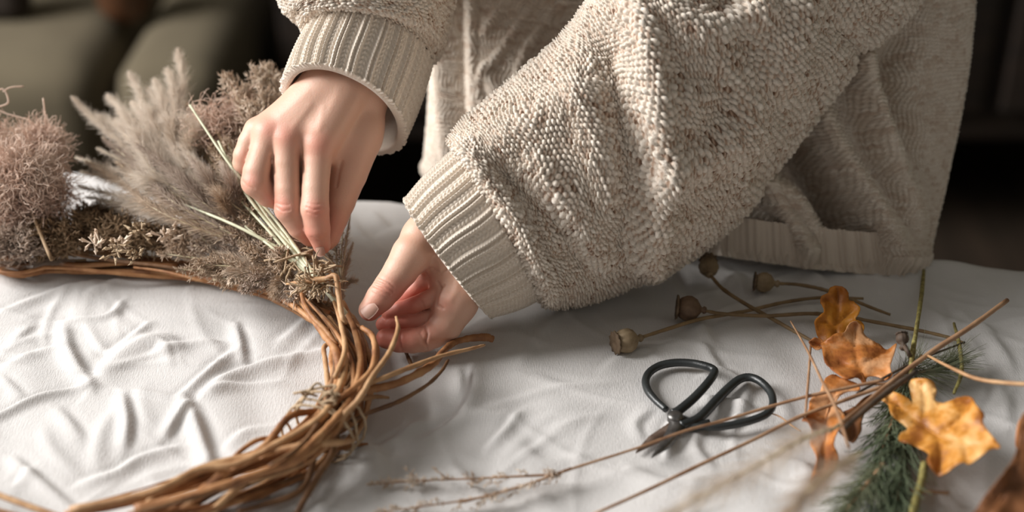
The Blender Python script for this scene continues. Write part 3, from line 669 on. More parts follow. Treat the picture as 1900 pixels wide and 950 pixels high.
for q in range(15):
    ringvine(int(g.integers(NC)), int(NC * g.uniform(.75, .97)), q * 2.4, g.uniform(.4, 1.1), g.uniform(.0013, .0023), ['vine', 'vine', 'vinepale', 'vinedark', 'vine'][q % 5], g.uniform(.8, 2.2) * (1 if q % 3 else -1))
def vine(px, r, m, hs, name='vine', n=7, k=8, parent=None, wob=.06):
    """free strand; hs = heights above the table in mm at the ends or at each point"""
    px = np.array(px, float); h = np.interp(np.linspace(0, 1, len(px)), np.linspace(0, 1, len(hs)), hs) * .001
    return make(name, *tube(smooth(G(px[:, 0], px[:, 1], h), n), np.array(r) * .00070, k, True, wob, int(px[0, 0])), M[m], parent or wreath)
# strands read from the photograph
vine([(560,560),(600,620),(622,650),(628,700),(606,752),(560,800),(500,838),(400,880),(250,930),(120,955)], [2.6,3.4,3.4,3.2,3.0], 'vine', [30,34,34,30,26,22,20,20])
vine([(610,590),(640,640),(636,700),(600,770),(520,822),(440,862),(370,872),(280,915),(130,948)], [2.4,3.2,3.6,3.4,3.4], 'vinepale', [30,38,36,30,30,26])
vine([(636,560),(660,620),(668,680),(650,740),(612,790),(545,850),(450,890),(350,920),(250,945)], [2.4,3.0,3.4,3.6,3.6], 'vine', [34,36,36,34,32,28])
vine([(655,600),(690,625),(698,668),(672,715),(636,770),(600,820),(570,860)], [2.0,2.8,2.8,2.6], 'vine', [34,36,36,30,22])
vine([(735,588),(738,612),(722,655),(690,700),(668,738),(640,768),(618,800)], [1.1,2.2,2.4,2.6,2.8], 'vinepale', [52,50,46,38,30])
vine([(672,608),(690,622),(696,652),(688,688),(660,716),(620,748)], [2.2,2.6,2.6,2.2], 'vine', [38,42,42,38])
vine([(556,515),(596,520),(622,512),(628,545),(634,585),(641,602)], [1.6,2.2,2.5,2.6,2.4,2.0], 'vinepale', [50,54,58,50,44,40])
vine([(532,527),(560,523),(590,520),(612,516)], [.9,2.4,3.2,2.2], 'vinepale', [46,52,54,56])
vine([(450,512),(500,540),(548,570),(590,602),(612,614)], [1.6,2.4,2.6,2.0], 'vine', [24,28,30,30])
vine([(560,520),(562,556),(580,588),(604,612),(625,640)], [1.8,2.2,2.2,1.8], 'vine', [40,42,40,34])
vine([(600,742),(640,728),(690,722),(745,708),(800,678),(822,652),(842,636),(870,628),(902,626),(915,630)], [2.6,3.0,3.5,3.4,3.3,3.0,2.8,3.2,3.6,3.0], 'vine', [26,28,28,26,24,20,16,14,12,10])
vine([(640,728),(700,706),(760,682),(820,660),(870,648),(900,640)], [1.8,2.2,2.1,1.9,1.6,1.0], 'vinepale', [30,32,30,28,26,24])
vine([(640,790),(680,768),(740,745),(790,716),(818,690),(832,668)], [1.6,1.9,1.7,1.5,1.3], 'vinedark', [16,18,18,16,14])
vine([(600,836),(640,830),(660,826),(682,824)], [1.8,2.2,1.9,1.3], 'vine', [8,8,6,4])
vine([(628,800),(618,840),(592,880),(566,925),(545,965)], [2.2,3.0,2.8,2.4], 'vinedark', [22,16,12,10])
vine([(596,820),(580,860),(566,900),(530,925),(440,950)], [2.0,2.6,2.4,2.0], 'vinedark', [18,12,10,12])
vine([(560,880),(500,905),(440,930),(380,960)], [1.5,2.0,1.8], 'vinedark', [10,10,8])
vine([(640,720),(668,738),(700,736),(722,738)], [2.0,2.2,1.8,1.2], 'vinepale', [24,22,20,18])
vine([(752,650),(758,665),(764,678)], [1.6,1.8,1.6], 'vinedark', [6,6,5])
vine([(330,492),(240,488),(150,492),(60,482),(-20,500)], [1.6,2.4,2.4,2.2], 'vine', [12,14,12,12])
vine([(620,440+120),(632,600),(640,650),(622,700)], [1.6,2.2,2.2], 'vinepale', [40,42,40])
for q in range(26):      # fine strands along the neck between the two ties
    u = g.uniform(-1, 1); v = g.uniform(-1, 1); s0 = g.uniform(0, .35); s1 = g.uniform(.65, 1.1)
    key = np.array([(560,545),(606,592),(640,640),(650,690),(630,745),(598,795),(540,842),(440,880),(300,925),(150,965)], float)
    kk = smooth(key, 6); i0, i1 = int(s0 * 25), int(min(s1, 1) * (len(kk) - 1)); kk = kk[i0:i1:4]
    half = np.interp(kk[:, 1], [545, 600, 660, 720, 790, 860, 940], [18, 34, 42, 42, 36, 42, 36])
    ang = np.linspace(0, g.uniform(-2.5, 2.5), len(kk)) + g.uniform(0, 6); off = np.sin(ang) * half * g.uniform(.5, 1)
    vine(np.column_stack([kk[:, 0] + off * .8, kk[:, 1] + off * .55]), list(g.uniform(1.0, 2.3) * np.array([.6, 1, 1.05, .95, .6])), ['vine', 'vinepale', 'vinedark', 'vine'][q % 4], list(np.clip(20 + 14 * np.cos(ang[::max(1, len(ang) // 4)]) + g.uniform(-4, 4), 4, 44)), n=5, k=7)
def herb(x, y, d, rx, ry, n, m, label, group, seed, L=.009, wd=.0011):
    g = np.random.default_rng(seed); k = d * S / F; c = P(x, y, d)
    c[2] = max(c[2], TZ + .012); Q = c + nrm(g.standard_normal((n, 3))) * g.random((n, 1)) ** .5 * np.array([rx * k, rx * k * .35, ry * k])
    Q[:, 2] = np.maximum(Q[:, 2], TZ + .003); D = nrm(g.standard_normal((n, 3)) * np.array([1.1, 1, .8]) + np.array([-.2, 0, .3]))
    Lh = L * g.uniform(.4, 1.2, n)
    V1, F1 = fibres(Q, D, nrm(D + .5 * g.standard_normal((n, 3))), Lh, np.full(n, .0003), np.full(n, wd), 2, g); E = Q + D * Lh[:, None] * .9
    V2, F2 = fibres(E, D, nrm(D + .6 * g.standard_normal((n, 3))), Lh * .6, np.full(n, wd), np.full(n, .0002), 2, g)
    V, Fc = joinq([(V1, F1), (V2, F2)]); V[:, 2] = np.maximum(V[:, 2], TZ + .002)
    o = make('dried_herb', V, Fc, M[m]); return tagit(o, label, 'dried herb', group)
def twine(center_px, h, axis_px, ra, rb, turns, seed, name='twine_tie', r=.0008, pitch=.0045):
    g2 = np.random.default_rng(seed); c = G(*center_px, h); ax = nrm(G(*axis_px, h) - c); up = np.array([0, 0, 1.]); sd = np.cross(ax, up); parts = []
    th = np.linspace(0, 2 * np.pi * turns, 40 * turns)
    pth = c + (sd * np.cos(th)[:, None] * ra + up * np.sin(th)[:, None] * rb) + ax * (pitch * (th / 2 / np.pi - turns / 2) + .003 * np.sin(th * 1.3 + seed))[:, None]
    pth += g2.standard_normal(pth.shape) * .0003
    parts.append(tube(pth, r, 7))
    for e in range(4):   # knot and loose ends
        a = c + up * rb + sd * g2.uniform(-.008, .008) + ax * g2.uniform(-.004, .004)
        q = [a, a + np.array([g2.uniform(-.01, .01), g2.uniform(-.01, .01), .005]), a + np.array([g2.uniform(-.02, .02), g2.uniform(-.018, .012), g2.uniform(-.006, .004)])]
        parts.append(tube(smooth(q, 8), r * .9, 6))
    kn = c + up * rb - sd * .004; t3 = np.linspace(0, 6 * np.pi, 70)
    parts.append(tube(kn + np.column_stack([np.cos(t3) * .0045, np.sin(t3 * .7) * .004, np.sin(t3 * 1.1) * .003]), r, 6))
    V, Fc = join(parts); make(name, V, Fc, M['twine'], wreath)
twine((602,792), .020, (560,835), .021, .019, 4, 1)
twine((590,540), .030, (622,575), .013, .016, 4, 2)
herb(592,530, gdepth(530,.05), 26, 14, 60, 'twine', 'knot of papery straw bits caught in the upper twine tie', None, 700, .012, .0009)
herb(560,540, gdepth(540,.035), 26, 16, 60, 'spike', 'pale chaff caught beside the upper twine tie', None, 701, .009, .0009)
twine((560,522), .030, (592,550), .015, .018, 3, 4)

# ------------------------------------------------------------------ dried grasses
ORD = ['leftmost', 'second from the left', 'third from the left', 'fourth from the left', 'fifth from the left', 'sixth from the left', 'seventh from the left', 'eighth from the left', 'ninth from the left']
def order(xs): return [ORD[int(k)] for k in np.argsort(np.argsort(np.array(xs, float) + np.arange(len(xs)) * 1e-3))]
def plume(name, path, kind, n, hl, ang, start, m, label, group, stem_r=.0009, stemm='straw', r=.00016, droop=.5, thick=1.0, cat='dried grass', seed=0, parent=None, fn=3):
    """path: (px, py, depth) from base to tip"""
    g = np.random.default_rng(seed + int(abs(path[0][0]) + abs(path[-1][0]) * 3))
    c = smooth(P(*np.array(path, float).T), 12); T = nrm(np.gradient(c, axis=0)); t0 = np.linspace(0, 1, len(c))
    if parent is None: o = thing(name, c[0], label, cat, group)
    else: o = parent
    make('stem', *tube(c, np.linspace(stem_r, stem_r * .35, len(c)), 6), M[stemm], o)
    t_ = start + (1 - start) * g.random(n) ** .95
    Cp = np.stack([np.interp(t_, t0, c[:, i]) for i in range(3)], -1); Tp = nrm(np.stack([np.interp(t_, t0, T[:, i]) for i in range(3)], -1))
    R_ = g.standard_normal((n, 3)); R_ = nrm(R_ - Tp * (R_ * Tp).sum(-1, keepdims=True))
    u = (t_ - start) / (1 - start); Lh = hl * (np.sin(np.pi * np.clip(u * .82 + .16, 0, 1)) ** .7) * g.uniform(.55, 1.2, n)
    a = np.radians(ang) * g.uniform(.5, 1.3, n)
    if kind == 'hair':
        D0 = Tp * np.cos(a)[:, None] + R_ * np.sin(a)[:, None]; D1 = nrm(D0 + Tp * .5 - np.array([0, 0, droop]) * .6 + .35 * g.standard_normal((n, 3)))
        V, Fc = fibres(Cp, D0, D1, Lh, r * g.uniform(.6, 1.4, n), None, fn, g)
    else:   # branchlets carrying spikelets
        D0 = Tp * np.cos(a)[:, None] + R_ * np.sin(a)[:, None]; D1 = nrm(D0 + .3 * g.standard_normal((n, 3)) - np.array([0, 0, .2]))
        parts = [fibres(Cp, D0, D1, Lh, np.full(n, r), None, 3, g)]
        k = 7; s = np.tile(np.linspace(.25, 1, k), n); rep = lambda A_: np.repeat(A_, k, 0)
        Q = rep(Cp) + rep(Lh)[:, None] * (rep(D0) * (s - s * s / 2)[:, None] + rep(D1) * (s * s / 2)[:, None])
        d = nrm(rep(D0) + .75 * g.standard_normal((n * k, 3))); L2 = .0042 * thick * g.uniform(.6, 1.3, n * k)
        # spikelet: swollen in the middle
        parts.append(fibres(Q, d, d, L2 * .5, np.full(n * k, .00012), np.full(n * k, .00055 * thick), 1, g)); Q2 = Q + d * (L2 * .25)[:, None] * 2 * .5
        parts.append(fibres(Q2, d, d, L2 * .7, np.full(n * k, .00055 * thick), np.full(n * k, .00006), 1, g))
        V, Fc = joinq(parts)
    make('plume_hairs' if kind == 'hair' else 'seed_head', V, Fc, M[m], o, True); return o
B0 = (598, 520, 1.045)
GP = 'feathery pale grass plumes fanning from the wreath'
lab_pale = 'fluffy pale grass plume buried in the middle of the white fan'
PL = {0: 'tallest pale grass plume, its curved tip above all the others', 1: 'straight upright pale plume, second tallest, left of the tallest one', 2: 'pale plume with its tip in the gap between the two tallest ones',
      3: 'stubby pale plume just left of the second tallest one', 8: 'low pale plume closest to the long one leaning furthest left', 9: 'pale plume at the right end of the white fan, beside the tan seed grasses', 14: 'pale plume pressed against the left side of the tallest one'}
for i, (x, y, d, x2, y2) in enumerate([(330,92,1.17,350,300),(240,135,1.18,300,320),(286,148,1.16,330,310),(200,178,1.19,270,310),(318,165,1.15,345,320),(222,205,1.17,290,330),(262,190,1.15,320,330),(300,215,1.13,350,340),(275,165,1.17,330,320),(215,225,1.16,300,335),(310,128,1.16,345,300),(245,190,1.17,300,320),(338,215,1.13,375,340),
                                      (180,215,1.18,270,320),(352,225,1.12,390,340),(240,240,1.14,310,350),(340,250,1.12,380,350)]):
    lab = PL.get(i, lab_pale)
    plume('grass_plume', [B0, (540, 470, 1.055), (x2 + 40, y2 + 30, 1.08), (x2 - 10, y2 - 40, 1.11), ((x * 2 + x2) / 3, (y * 2 + y2) / 3 - 20, d - .02), (x, y, d)], 'hair', 1500, .016, 32, .34, 'plume', lab, GP, seed=i)
plume('grass_plume', [B0, (500,450,1.06), (350,370,1.09), (250,290,1.13), (180,225,1.16), (134,180,1.17)], 'hair', 1900, .013, 30, .35, 'plume', 'pale plume leaning furthest left of the fan with a grey lower half', None, seed=40)
GG = 'grey brown grass plumes low in the fan'
OG = order([190,215,250,160,300,270,350,380,410])
for i, (x, y, d, x2, y2) in enumerate([(190,255,1.12,330,380),(215,300,1.11,340,400),(250,265,1.10,370,370),(160,300,1.12,310,400),(300,300,1.09,400,390),(270,340,1.09,380,420),(350,290,1.08,420,380),(380,330,1.07,440,410),(410,300,1.07,450,390)]):
    plume('grass_plume', [B0, (520, 480, 1.05), (x2, y2, 1.06), ((x + x2) / 2, (y + y2) / 2 - 4, d - .02), (x, y, d)], 'hair', 1200, .013, 34, .3, 'plumegrey' if i % 2 == 0 else 'plumetan', 'grey brown grass plume low in the fan, its tip ' + OG[i], GG, seed=60 + i, r=.0002)
GW = 'short whitish plumes resting on the cloth beside the pink tuft'
for i, (x, y, d, x2, y2) in enumerate([(140,292,1.17,260,330),(150,318,1.15,270,350),(145,345,1.13,260,375),(180,275,1.16,290,330),(160,365,1.12,270,390)]):
    plume('grass_plume', [(430, 430, 1.07), (x2 + 60, y2 + 20, 1.08), (x2, y2, 1.09), (x, y, d)], 'hair', 1100, .016, 34, .3, 'plume', 'short whitish plume low between the pink tuft and the fan, ' + ['second from the top', 'third from the top', 'fourth from the top', 'topmost', 'lowest'][i], GW, seed=80 + i)
GS = 'branching seed heads of grass left of the upright hand'
for i, (x, y, d) in enumerate([(424,145,1.12),(455,165,1.12),(478,132,1.13),(500,128,1.14),(515,150,1.13),(490,175,1.11),(462,195,1.10),(520,185,1.12)]):
    plume('seed_grass', [(600, 515, 1.045), (560, 440, 1.06), (500, 330, 1.08), ((x * 2 + 490) / 3, (y * 2 + 300) / 3, d - .01), (x, y, d)], 'seed', 50, .017, 34, .45, 'spike', 'grass stalk with cream branching seed head close to the knuckles' if i else 'leftmost cream seed head rising behind the knuckles', GS if i else None, seed=100 + i, thick=1.25)
GT = 'tan seed grasses in the middle of the fan'
for i, (x, y, d) in enumerate([(378,205,1.12),(400,215,1.11),(430,225,1.11),(365,250,1.11),(420,260,1.09),(395,275,1.09),(440,290,1.08),(350,200,1.13),(410,330,1.07),(440,350,1.06),(375,360,1.07),(330,260,1.12),(300,290,1.11),(345,310,1.09),(320,340,1.09),(385,235,1.11),(290,250,1.14),(415,385,1.06),(360,400,1.07)]):
    plume('seed_grass', [B0, (540, 460, 1.05), ((x + 520) / 2 , (y + 450) / 2 + 10, 1.065), (x + 25, y + 50, d - .005), (x, y, d)], 'seed', 60, .013, 30, .4, 'plumetan' if i % 2 else 'spike', 'slim tan seed grass in the middle of the fan', GT, seed=130 + i, thick=.9)
GL = 'short tan tufts spreading sideways over the wreath'
for i, (x, y, d) in enumerate([(340,478,1.06),(360,455,1.07),(385,500,1.05),(400,470,1.055),(395,520,1.04),(420,440,1.055),(440,495,1.045),(430,520,1.035),(470,420,1.05),(350,430,1.075),(455,460,1.04),(500,440,1.045),(480,520,1.035),(410,405,1.06),(330,500,1.05),(415,505,1.035),(370,490,1.04),(455,535,1.025),(510,545,1.02),(520,470,1.03),(300,470,1.06),(540,560,1.015)]):
    plume('seed_grass', [(600, 545, 1.03), (540, 520, 1.035), ((x + 530) / 2, (y + 505) / 2, (d + 1.035) / 2), (x, y, d)], 'seed' if i % 3 else 'hair', 75 if i % 3 else 1100, .011, 38, .3, ['plumetan', 'plumegrey', 'plumetan', 'spike'][i % 4], 'short tan grass tuft lying along the top of the wreath', GL, seed=160 + i, thick=.9, r=.0002)
GR = 'wispy grasses between the two hands'
for i, (x, y, d) in enumerate([(650,400,1.05),(636,430,1.05),(655,450,1.045),(622,455,1.045),(648,480,1.04),(610,470,1.04),(662,520,1.03)]):
    plume('wispy_grass', [(628, 580, 1.02), (632, 545, 1.03), ((x + 630) / 2, (y + 530) / 2, 1.037), (x, y, d)], 'seed' if i % 2 else 'hair', 30 if i % 2 else 500, .007, 28, .2, 'plumetan', 'wispy tan grass tip between the two hands', GR, seed=190 + i, thick=.6, r=.00013)
# bare pale stems running into the tie
GB = 'bare pale stems running into the twine tie'
for i, (a, b, c_) in enumerate([((352,195,1.085),(430,310,1.07),(520,420,1.055)),((405,262,1.085),(450,350,1.065),(520,440,1.05)),((330,375,1.07),(440,420,1.055),(530,470,1.045)),((455,420,1.05),(500,455,1.045),(550,490,1.04)),((478,380,1.06),(520,430,1.05),(560,480,1.042)),
                                ((440,365,1.06),(500,430,1.05),(560,500,1.04)),((420,290,1.075),(480,380,1.06),(545,465,1.045))]):
    b = (b[0], b[1], b[2] - .012); c_ = (c_[0], c_[1], c_[2] - .014)
    q = smooth(P(*np.array([a, b, c_, (592, 522, 1.010), (628, 566, .992), (652, 592, .990)]).T), 8); q = q[:-(i % 3) * 3 or None]
    o = make('grass_stalk', *tube(q, [.0007, .0012, .0016, .0015], 7, True, .06, i), M['greenstem']); tagit(o, 'bare pale green grass stalk running into the twine tie, upper end ' + order([352,405,330,455,478,440,420])[i], 'dried grass', GB)
# pink curly tufts
def tuft(cx_, cy_, cz_, rx, ry, rz, n, m, label, group, seed, name='curly_tuft', rr=.00022):
    g = np.random.default_rng(seed); K = 16
    c = P(cx_, cy_, cz_); k = cz_ * S / F
    u = nrm(g.standard_normal((n, 3))) * (g.random((n, 1)) ** .45)
    p = c + u * np.array([rx * k, rz * k, ry * k]); d = nrm(u + .5 * g.standard_normal((n, 3))); seq = [p]
    cur = g.standard_normal((n, 3)) * .5
    for i in range(K):
        cur = .75 * cur + .45 * g.standard_normal((n, 3)); d = nrm(d + .5 * cur); p = p + d * .0013; p[:, 2] = np.maximum(p[:, 2], TZ + .004); seq.append(p)
    C = np.stack(seq, 1); T = nrm(np.gradient(C, axis=1)); R_ = nrm(g.standard_normal((n, 1, 3))); A_ = nrm(np.cross(T, R_)); B_ = np.cross(T, A_)
    V = np.stack([C + rr * (math.cos(t_) * A_ + math.sin(t_) * B_) for t_ in (0, 2.094, 4.189)], 2)
    base = (np.arange(n) * (K + 1) * 3)[:, None, None]; i = np.arange(K)[None, :, None] * 3; j = np.arange(3)[None, None]; j2 = (j + 1) % 3
    Fc = np.stack([base + i + j, base + i + j2, base + i + 3 + j2, base + i + 3 + j], -1).reshape(-1, 4)
    o = thing(name, [c[0], c[1], TZ + .005], label, 'dried flower', group)
    make('curly_fibres', V.reshape(-1, 3), Fc, M[m], o)
    st = [c + [0, 0, rz * k * .2], c + [.012, -.02, -.01], np.array([c[0] + .03, c[1] - .05, TZ + .03])]
    make('stem', *tube(smooth(st, 6), .0012, 6), M['herb'], o); return o
tuft(40, 350, 1.10, 76, 70, 55, 4200, 'pink', 'large dusty pink curly dried tuft at the left edge', None, 1)
tuft(68, 275, 1.12, 38, 26, 34, 1500, 'pink', 'small dusty pink curly tuft on top of the larger pink one', None, 2)
tuft(-10, 275, 1.12, 36, 32, 36, 500, 'pink', 'dusty pink curly tuft cut by the left edge of the picture', None, 3)
tuft(395, 235, 1.11, 34, 30, 30, 380, 'pink', 'pinkish tan curly tuft half hidden in the middle of the fan', None, 4, rr=.00022)
tuft(448, 215, 1.12, 26, 30, 30, 260, 'pink', 'pinkish curly tuft just left of the upright hand', None, 5, rr=.00022)
tuft(545, 450, 1.06, 50, 34, 30, 500, 'pink', 'loose pinkish tuft under the fingertips of the upright hand', None, 6, rr=.0002)
o = make('dried_tendril', *join([tube(smooth(P(*np.array([(-20,180,1.12),(5,165,1.12),(15,190,1.12),(-5,200,1.12),(10,210,1.12),(50,222,1.12),(80,240,1.12)]).T), 8), .0005, 6),
     tube(smooth(P(*np.array([(5,170,1.12),(20,162,1.12),(44,160,1.12)]).T), 6), .0004, 6), tube(smooth(P(*np.array([(78,262,1.12),(84,225,1.12),(80,182,1.12)]).T), 6), .0005, 6)]), M['pink'])
tagit(o, 'thin curling tendril above the pink tuft at the left edge', 'dried flower')
# dark herbs along the top of the wreath
GH = 'brown dried herbs tied along the back of the wreath'
for i, (x, y, rx, ry, m) in enumerate([(20,455,70,32,'plumegrey'),(95,445,70,34,'herb'),(170,430,66,34,'herb'),(235,440,60,36,'herb'),(300,440,54,30,'herb'),(60,415,60,20,'plumegrey'),(195,400,60,18,'herb'),(350,450,40,24,'plumetan')]):
    herb(x, y, gdepth(y, .030), rx, ry, 1000, m, 'clump of brown dried herb on the back of the wreath, ' + order([20,95,170,235,300,60,195,350])[i], GH, 300 + i, .0065, .0006)
GD = 'dark feathery heads at the lower left of the wreath'
for i, (a, b, c_) in enumerate([((150,450),(60,432),(-20,425)),((140,470),(60,462),(-30,462)),((110,440),(40,415),(-30,400)),((160,482),(80,486),(-10,488)),((200,455),(120,440),(50,425))]):
    q = [(x, y, float(gdepth(y, .02 - .002 * i))) for x, y in (a, b, c_)]
    plume('heather_head', q, 'hair', 1100, .009, 40, .1, 'plumegrey', 'dark feathery head lying on the wreath at the left edge, ' + ['second from the top', 'fourth from the top', 'topmost', 'lowest', 'third from the top'][i], GD, seed=330 + i, r=.00025, stemm='herb')
GY = 'small yellowish leafy scraps hanging on the back of the wreath'
for i, (x, y) in enumerate([(225,455),(255,470),(310,440),(262,432),(180,455),(212,462)]):
    herb(x, y, gdepth(y, .045) - .01, 12, 14, 12, 'twine' if i % 2 else 'spike', 'small yellowish leafy scrap on the back of the wreath, ' + order([225,255,310,262,180,212])[i], GY, 350 + i, .008, .0014)

# ------------------------------------------------------------------ poppy pods
def pod(name, px, h, stem, label, R=.0085, seed=0, m='podstem', small=False):
    """px: crown end and neck end of the capsule; stem: pixel list, heights mm"""
    a = G(*px[0], h); b = G(*px[1], h * .9); ax = nrm(a - b); L = np.linalg.norm(a - b)
    o = thing(name, [b[0], b[1], TZ + .002], label, 'poppy pod' if seed != 5 else 'dried bud')
    prof = [(.0018, -.003), (.0026, -.0015), (.0016, 0), (R * .35, L * .06), (R * .78, L * .22), (R, L * .45), (R * .98, L * .65), (R * .78, L * .86), (R * .62, L * .93)]
    make('seed_capsule', *lathe(prof, b, ax, 40, 10, .035), M['darktwig' if seed == 5 else 'poddark' if seed == 2 else 'podtan'], o)
    cr = [(R * .55, L * .90), (R * .86, L * .96), (R * .95, L * 1.03), (R * .5, L * 1.0), (.0006, L * .98)]
    make('crown', *lathe(cr, b, ax, 40, 10, .10), M['darktwig' if seed == 5 else 'podtan2'], o)
    sp_ = np.array(stem, float); hs = np.interp(np.linspace(0, 1, len(sp_)), [0, 1], [h * 1000 * .9, 4]) * .001
    pts = np.vstack([b[None], G(sp_[:, 0], sp_[:, 1], hs)]); make('stem', *tube(smooth(pts, 8), [.0011, .0013, .0013, .0012, .0009], 8, True, .05, seed), M[m], o); return o
M['podtan'] = mat('poppy_capsule', [(.3, (.20, .135, .07)), (.7, (.36, .27, .165))], scale=140, rough=.65, bump=.3)
M['poddark'] = mat('dark_poppy_capsule', [(.3, (.09, .05, .028)), (.7, (.19, .115, .065))], scale=140, rough=.6, bump=.3)
M['podtan2'] = mat('poppy_crown', [(.3, (.09, .055, .03)), (.7, (.20, .135, .08))], scale=200, rough=.8)
pod('poppy_pod', [(1142,636),(1184,628)], .0095, [(1240,610),(1300,592),(1380,578),(1460,560),(1530,552),(1602,554)], 'tan poppy pod lying closest to the scissors', .0078, 1)
pod('poppy_pod', [(1256,570),(1302,575)], .012, [(1340,582),(1420,586),(1500,582),(1560,586),(1620,597),(1700,612),(1760,626),(1790,637)], 'dark brown poppy pod with the roundest head, left of the crossing stems', .0083, 2)
pod('poppy_pod', [(1314,484),(1316,508)], .012, [(1340,535),(1380,562),(1430,590),(1480,618),(1520,640)], 'small poppy pod beside the sweater hem, stem running diagonally', .0068, 3)
pod('poppy_pod', [(1400,522),(1438,526)], .009, [(1480,528),(1530,538),(1580,556),(1620,572),(1652,584)], 'greenish poppy pod furthest back on the right', .0068, 4)
pod('dried_bud', [(1673,619),(1676,640)], .040, [(1686,655),(1694,676),(1700,700)], 'dark shrivelled bud rising between the two big leaves', .0038, 5, 'darktwig')

# ------------------------------------------------------------------ scissors
sx = thing('scissors', G(1255, 775, .003), 'black iron florist scissors with open loops, lying on the cloth', 'scissors')
def loop(pts, hs, r): 
    q = np.array(pts, float); h = np.interp(np.linspace(0, 1, len(q)), np.linspace(0, 1, len(hs)), hs) * .001; return tube(smooth(G(q[:, 0], q[:, 1], h), 8), np.array(r) * .00118, 14)
make('handle', *loop([(1236,760),(1216,742),(1202,724),(1198,706),(1206,690),(1226,678),(1254,673),(1284,674),(1308,679),(1323,685),(1325,693),(1312,712),(1288,738),(1262,760),(1248,768)], [4,4,4,5,7,9,9,8,6,5], [1.7,2.0,2.1,2.1,2.1,2.1,2.1,2.2,2.4,2.4]), M['iron'], sx)
make('handle', *loop([(1262,790),(1290,780),(1306,768),(1330,742),(1354,718),(1372,704),(1390,700),(1408,706),(1424,720),(1433,736),(1433,754),(1422,768),(1400,778),(1370,786),(1335,792),(1304,792),(1280,790)], [5,5,5,7,8,8,7,6,5,4], [2.4,2.5,2.4,2.2,2.1,2.0,2.0,2.0,2.1,1.9,1.5]), M['iron'], sx)
def blade(spine, wl, h0, th, m):
    s = smooth(G(*np.array(spine, float).T, h0), 8); T = nrm(np.gradient(s, axis=0)); sd = np.cross(T, [0, 0, 1.]); w_ = np.interp(np.linspace(0, 1, len(s)), np.linspace(0, 1, len(wl)), wl) * .001
    V = []; 
    for i in range(len(s)):
        for a, b in ((-1, .0), (-.2, th), (1, th * .7), (1, 0.), (-.2, -.0003)): V.append(s[i] + sd[i] * a * w_[i] + np.array([0, 0, b]))
    n = len(s); Fc = [(i * 5 + j, i * 5 + (j + 1) % 5, (i + 1) * 5 + (j + 1) % 5, (i + 1) * 5 + j) for i in range(n - 1) for j in range(5)] + [tuple(range(5))[::-1], tuple((n - 1) * 5 + j for j in range(5))]
    return V, Fc
tagit(make('blade', *blade([(1290,792),(1262,788),(1244,798),(1212,818),(1180,841)], [2.5,4.5,4.2,3.6,.2], .0035, .0016, 'rust'), M['rust'], sx), 'brownish blade')
tagit(make('blade', *blade([(1252,762),(1258,778),(1252,800),(1234,826),(1209,850)], [2.5,4.6,4.4,3.4,.2], .0058, .0016, 'steel'), M['steel'], sx), 'bright steel blade')
make('hub', *blade([(1240,776),(1262,780),(1290,790),(1316,786)], [1.5,6.0,5.0,2.2], .0030, .0030, 'iron'), M['iron'], sx)
pc = G(1253, 772, .0075); make('pivot_screw', *lathe([(.0046, -.003), (.0048, 0), (.0044, .0010), (.003, .0018), (.0008, .0021)], pc, (0, 0, 1), 24), M['steel'], sx)

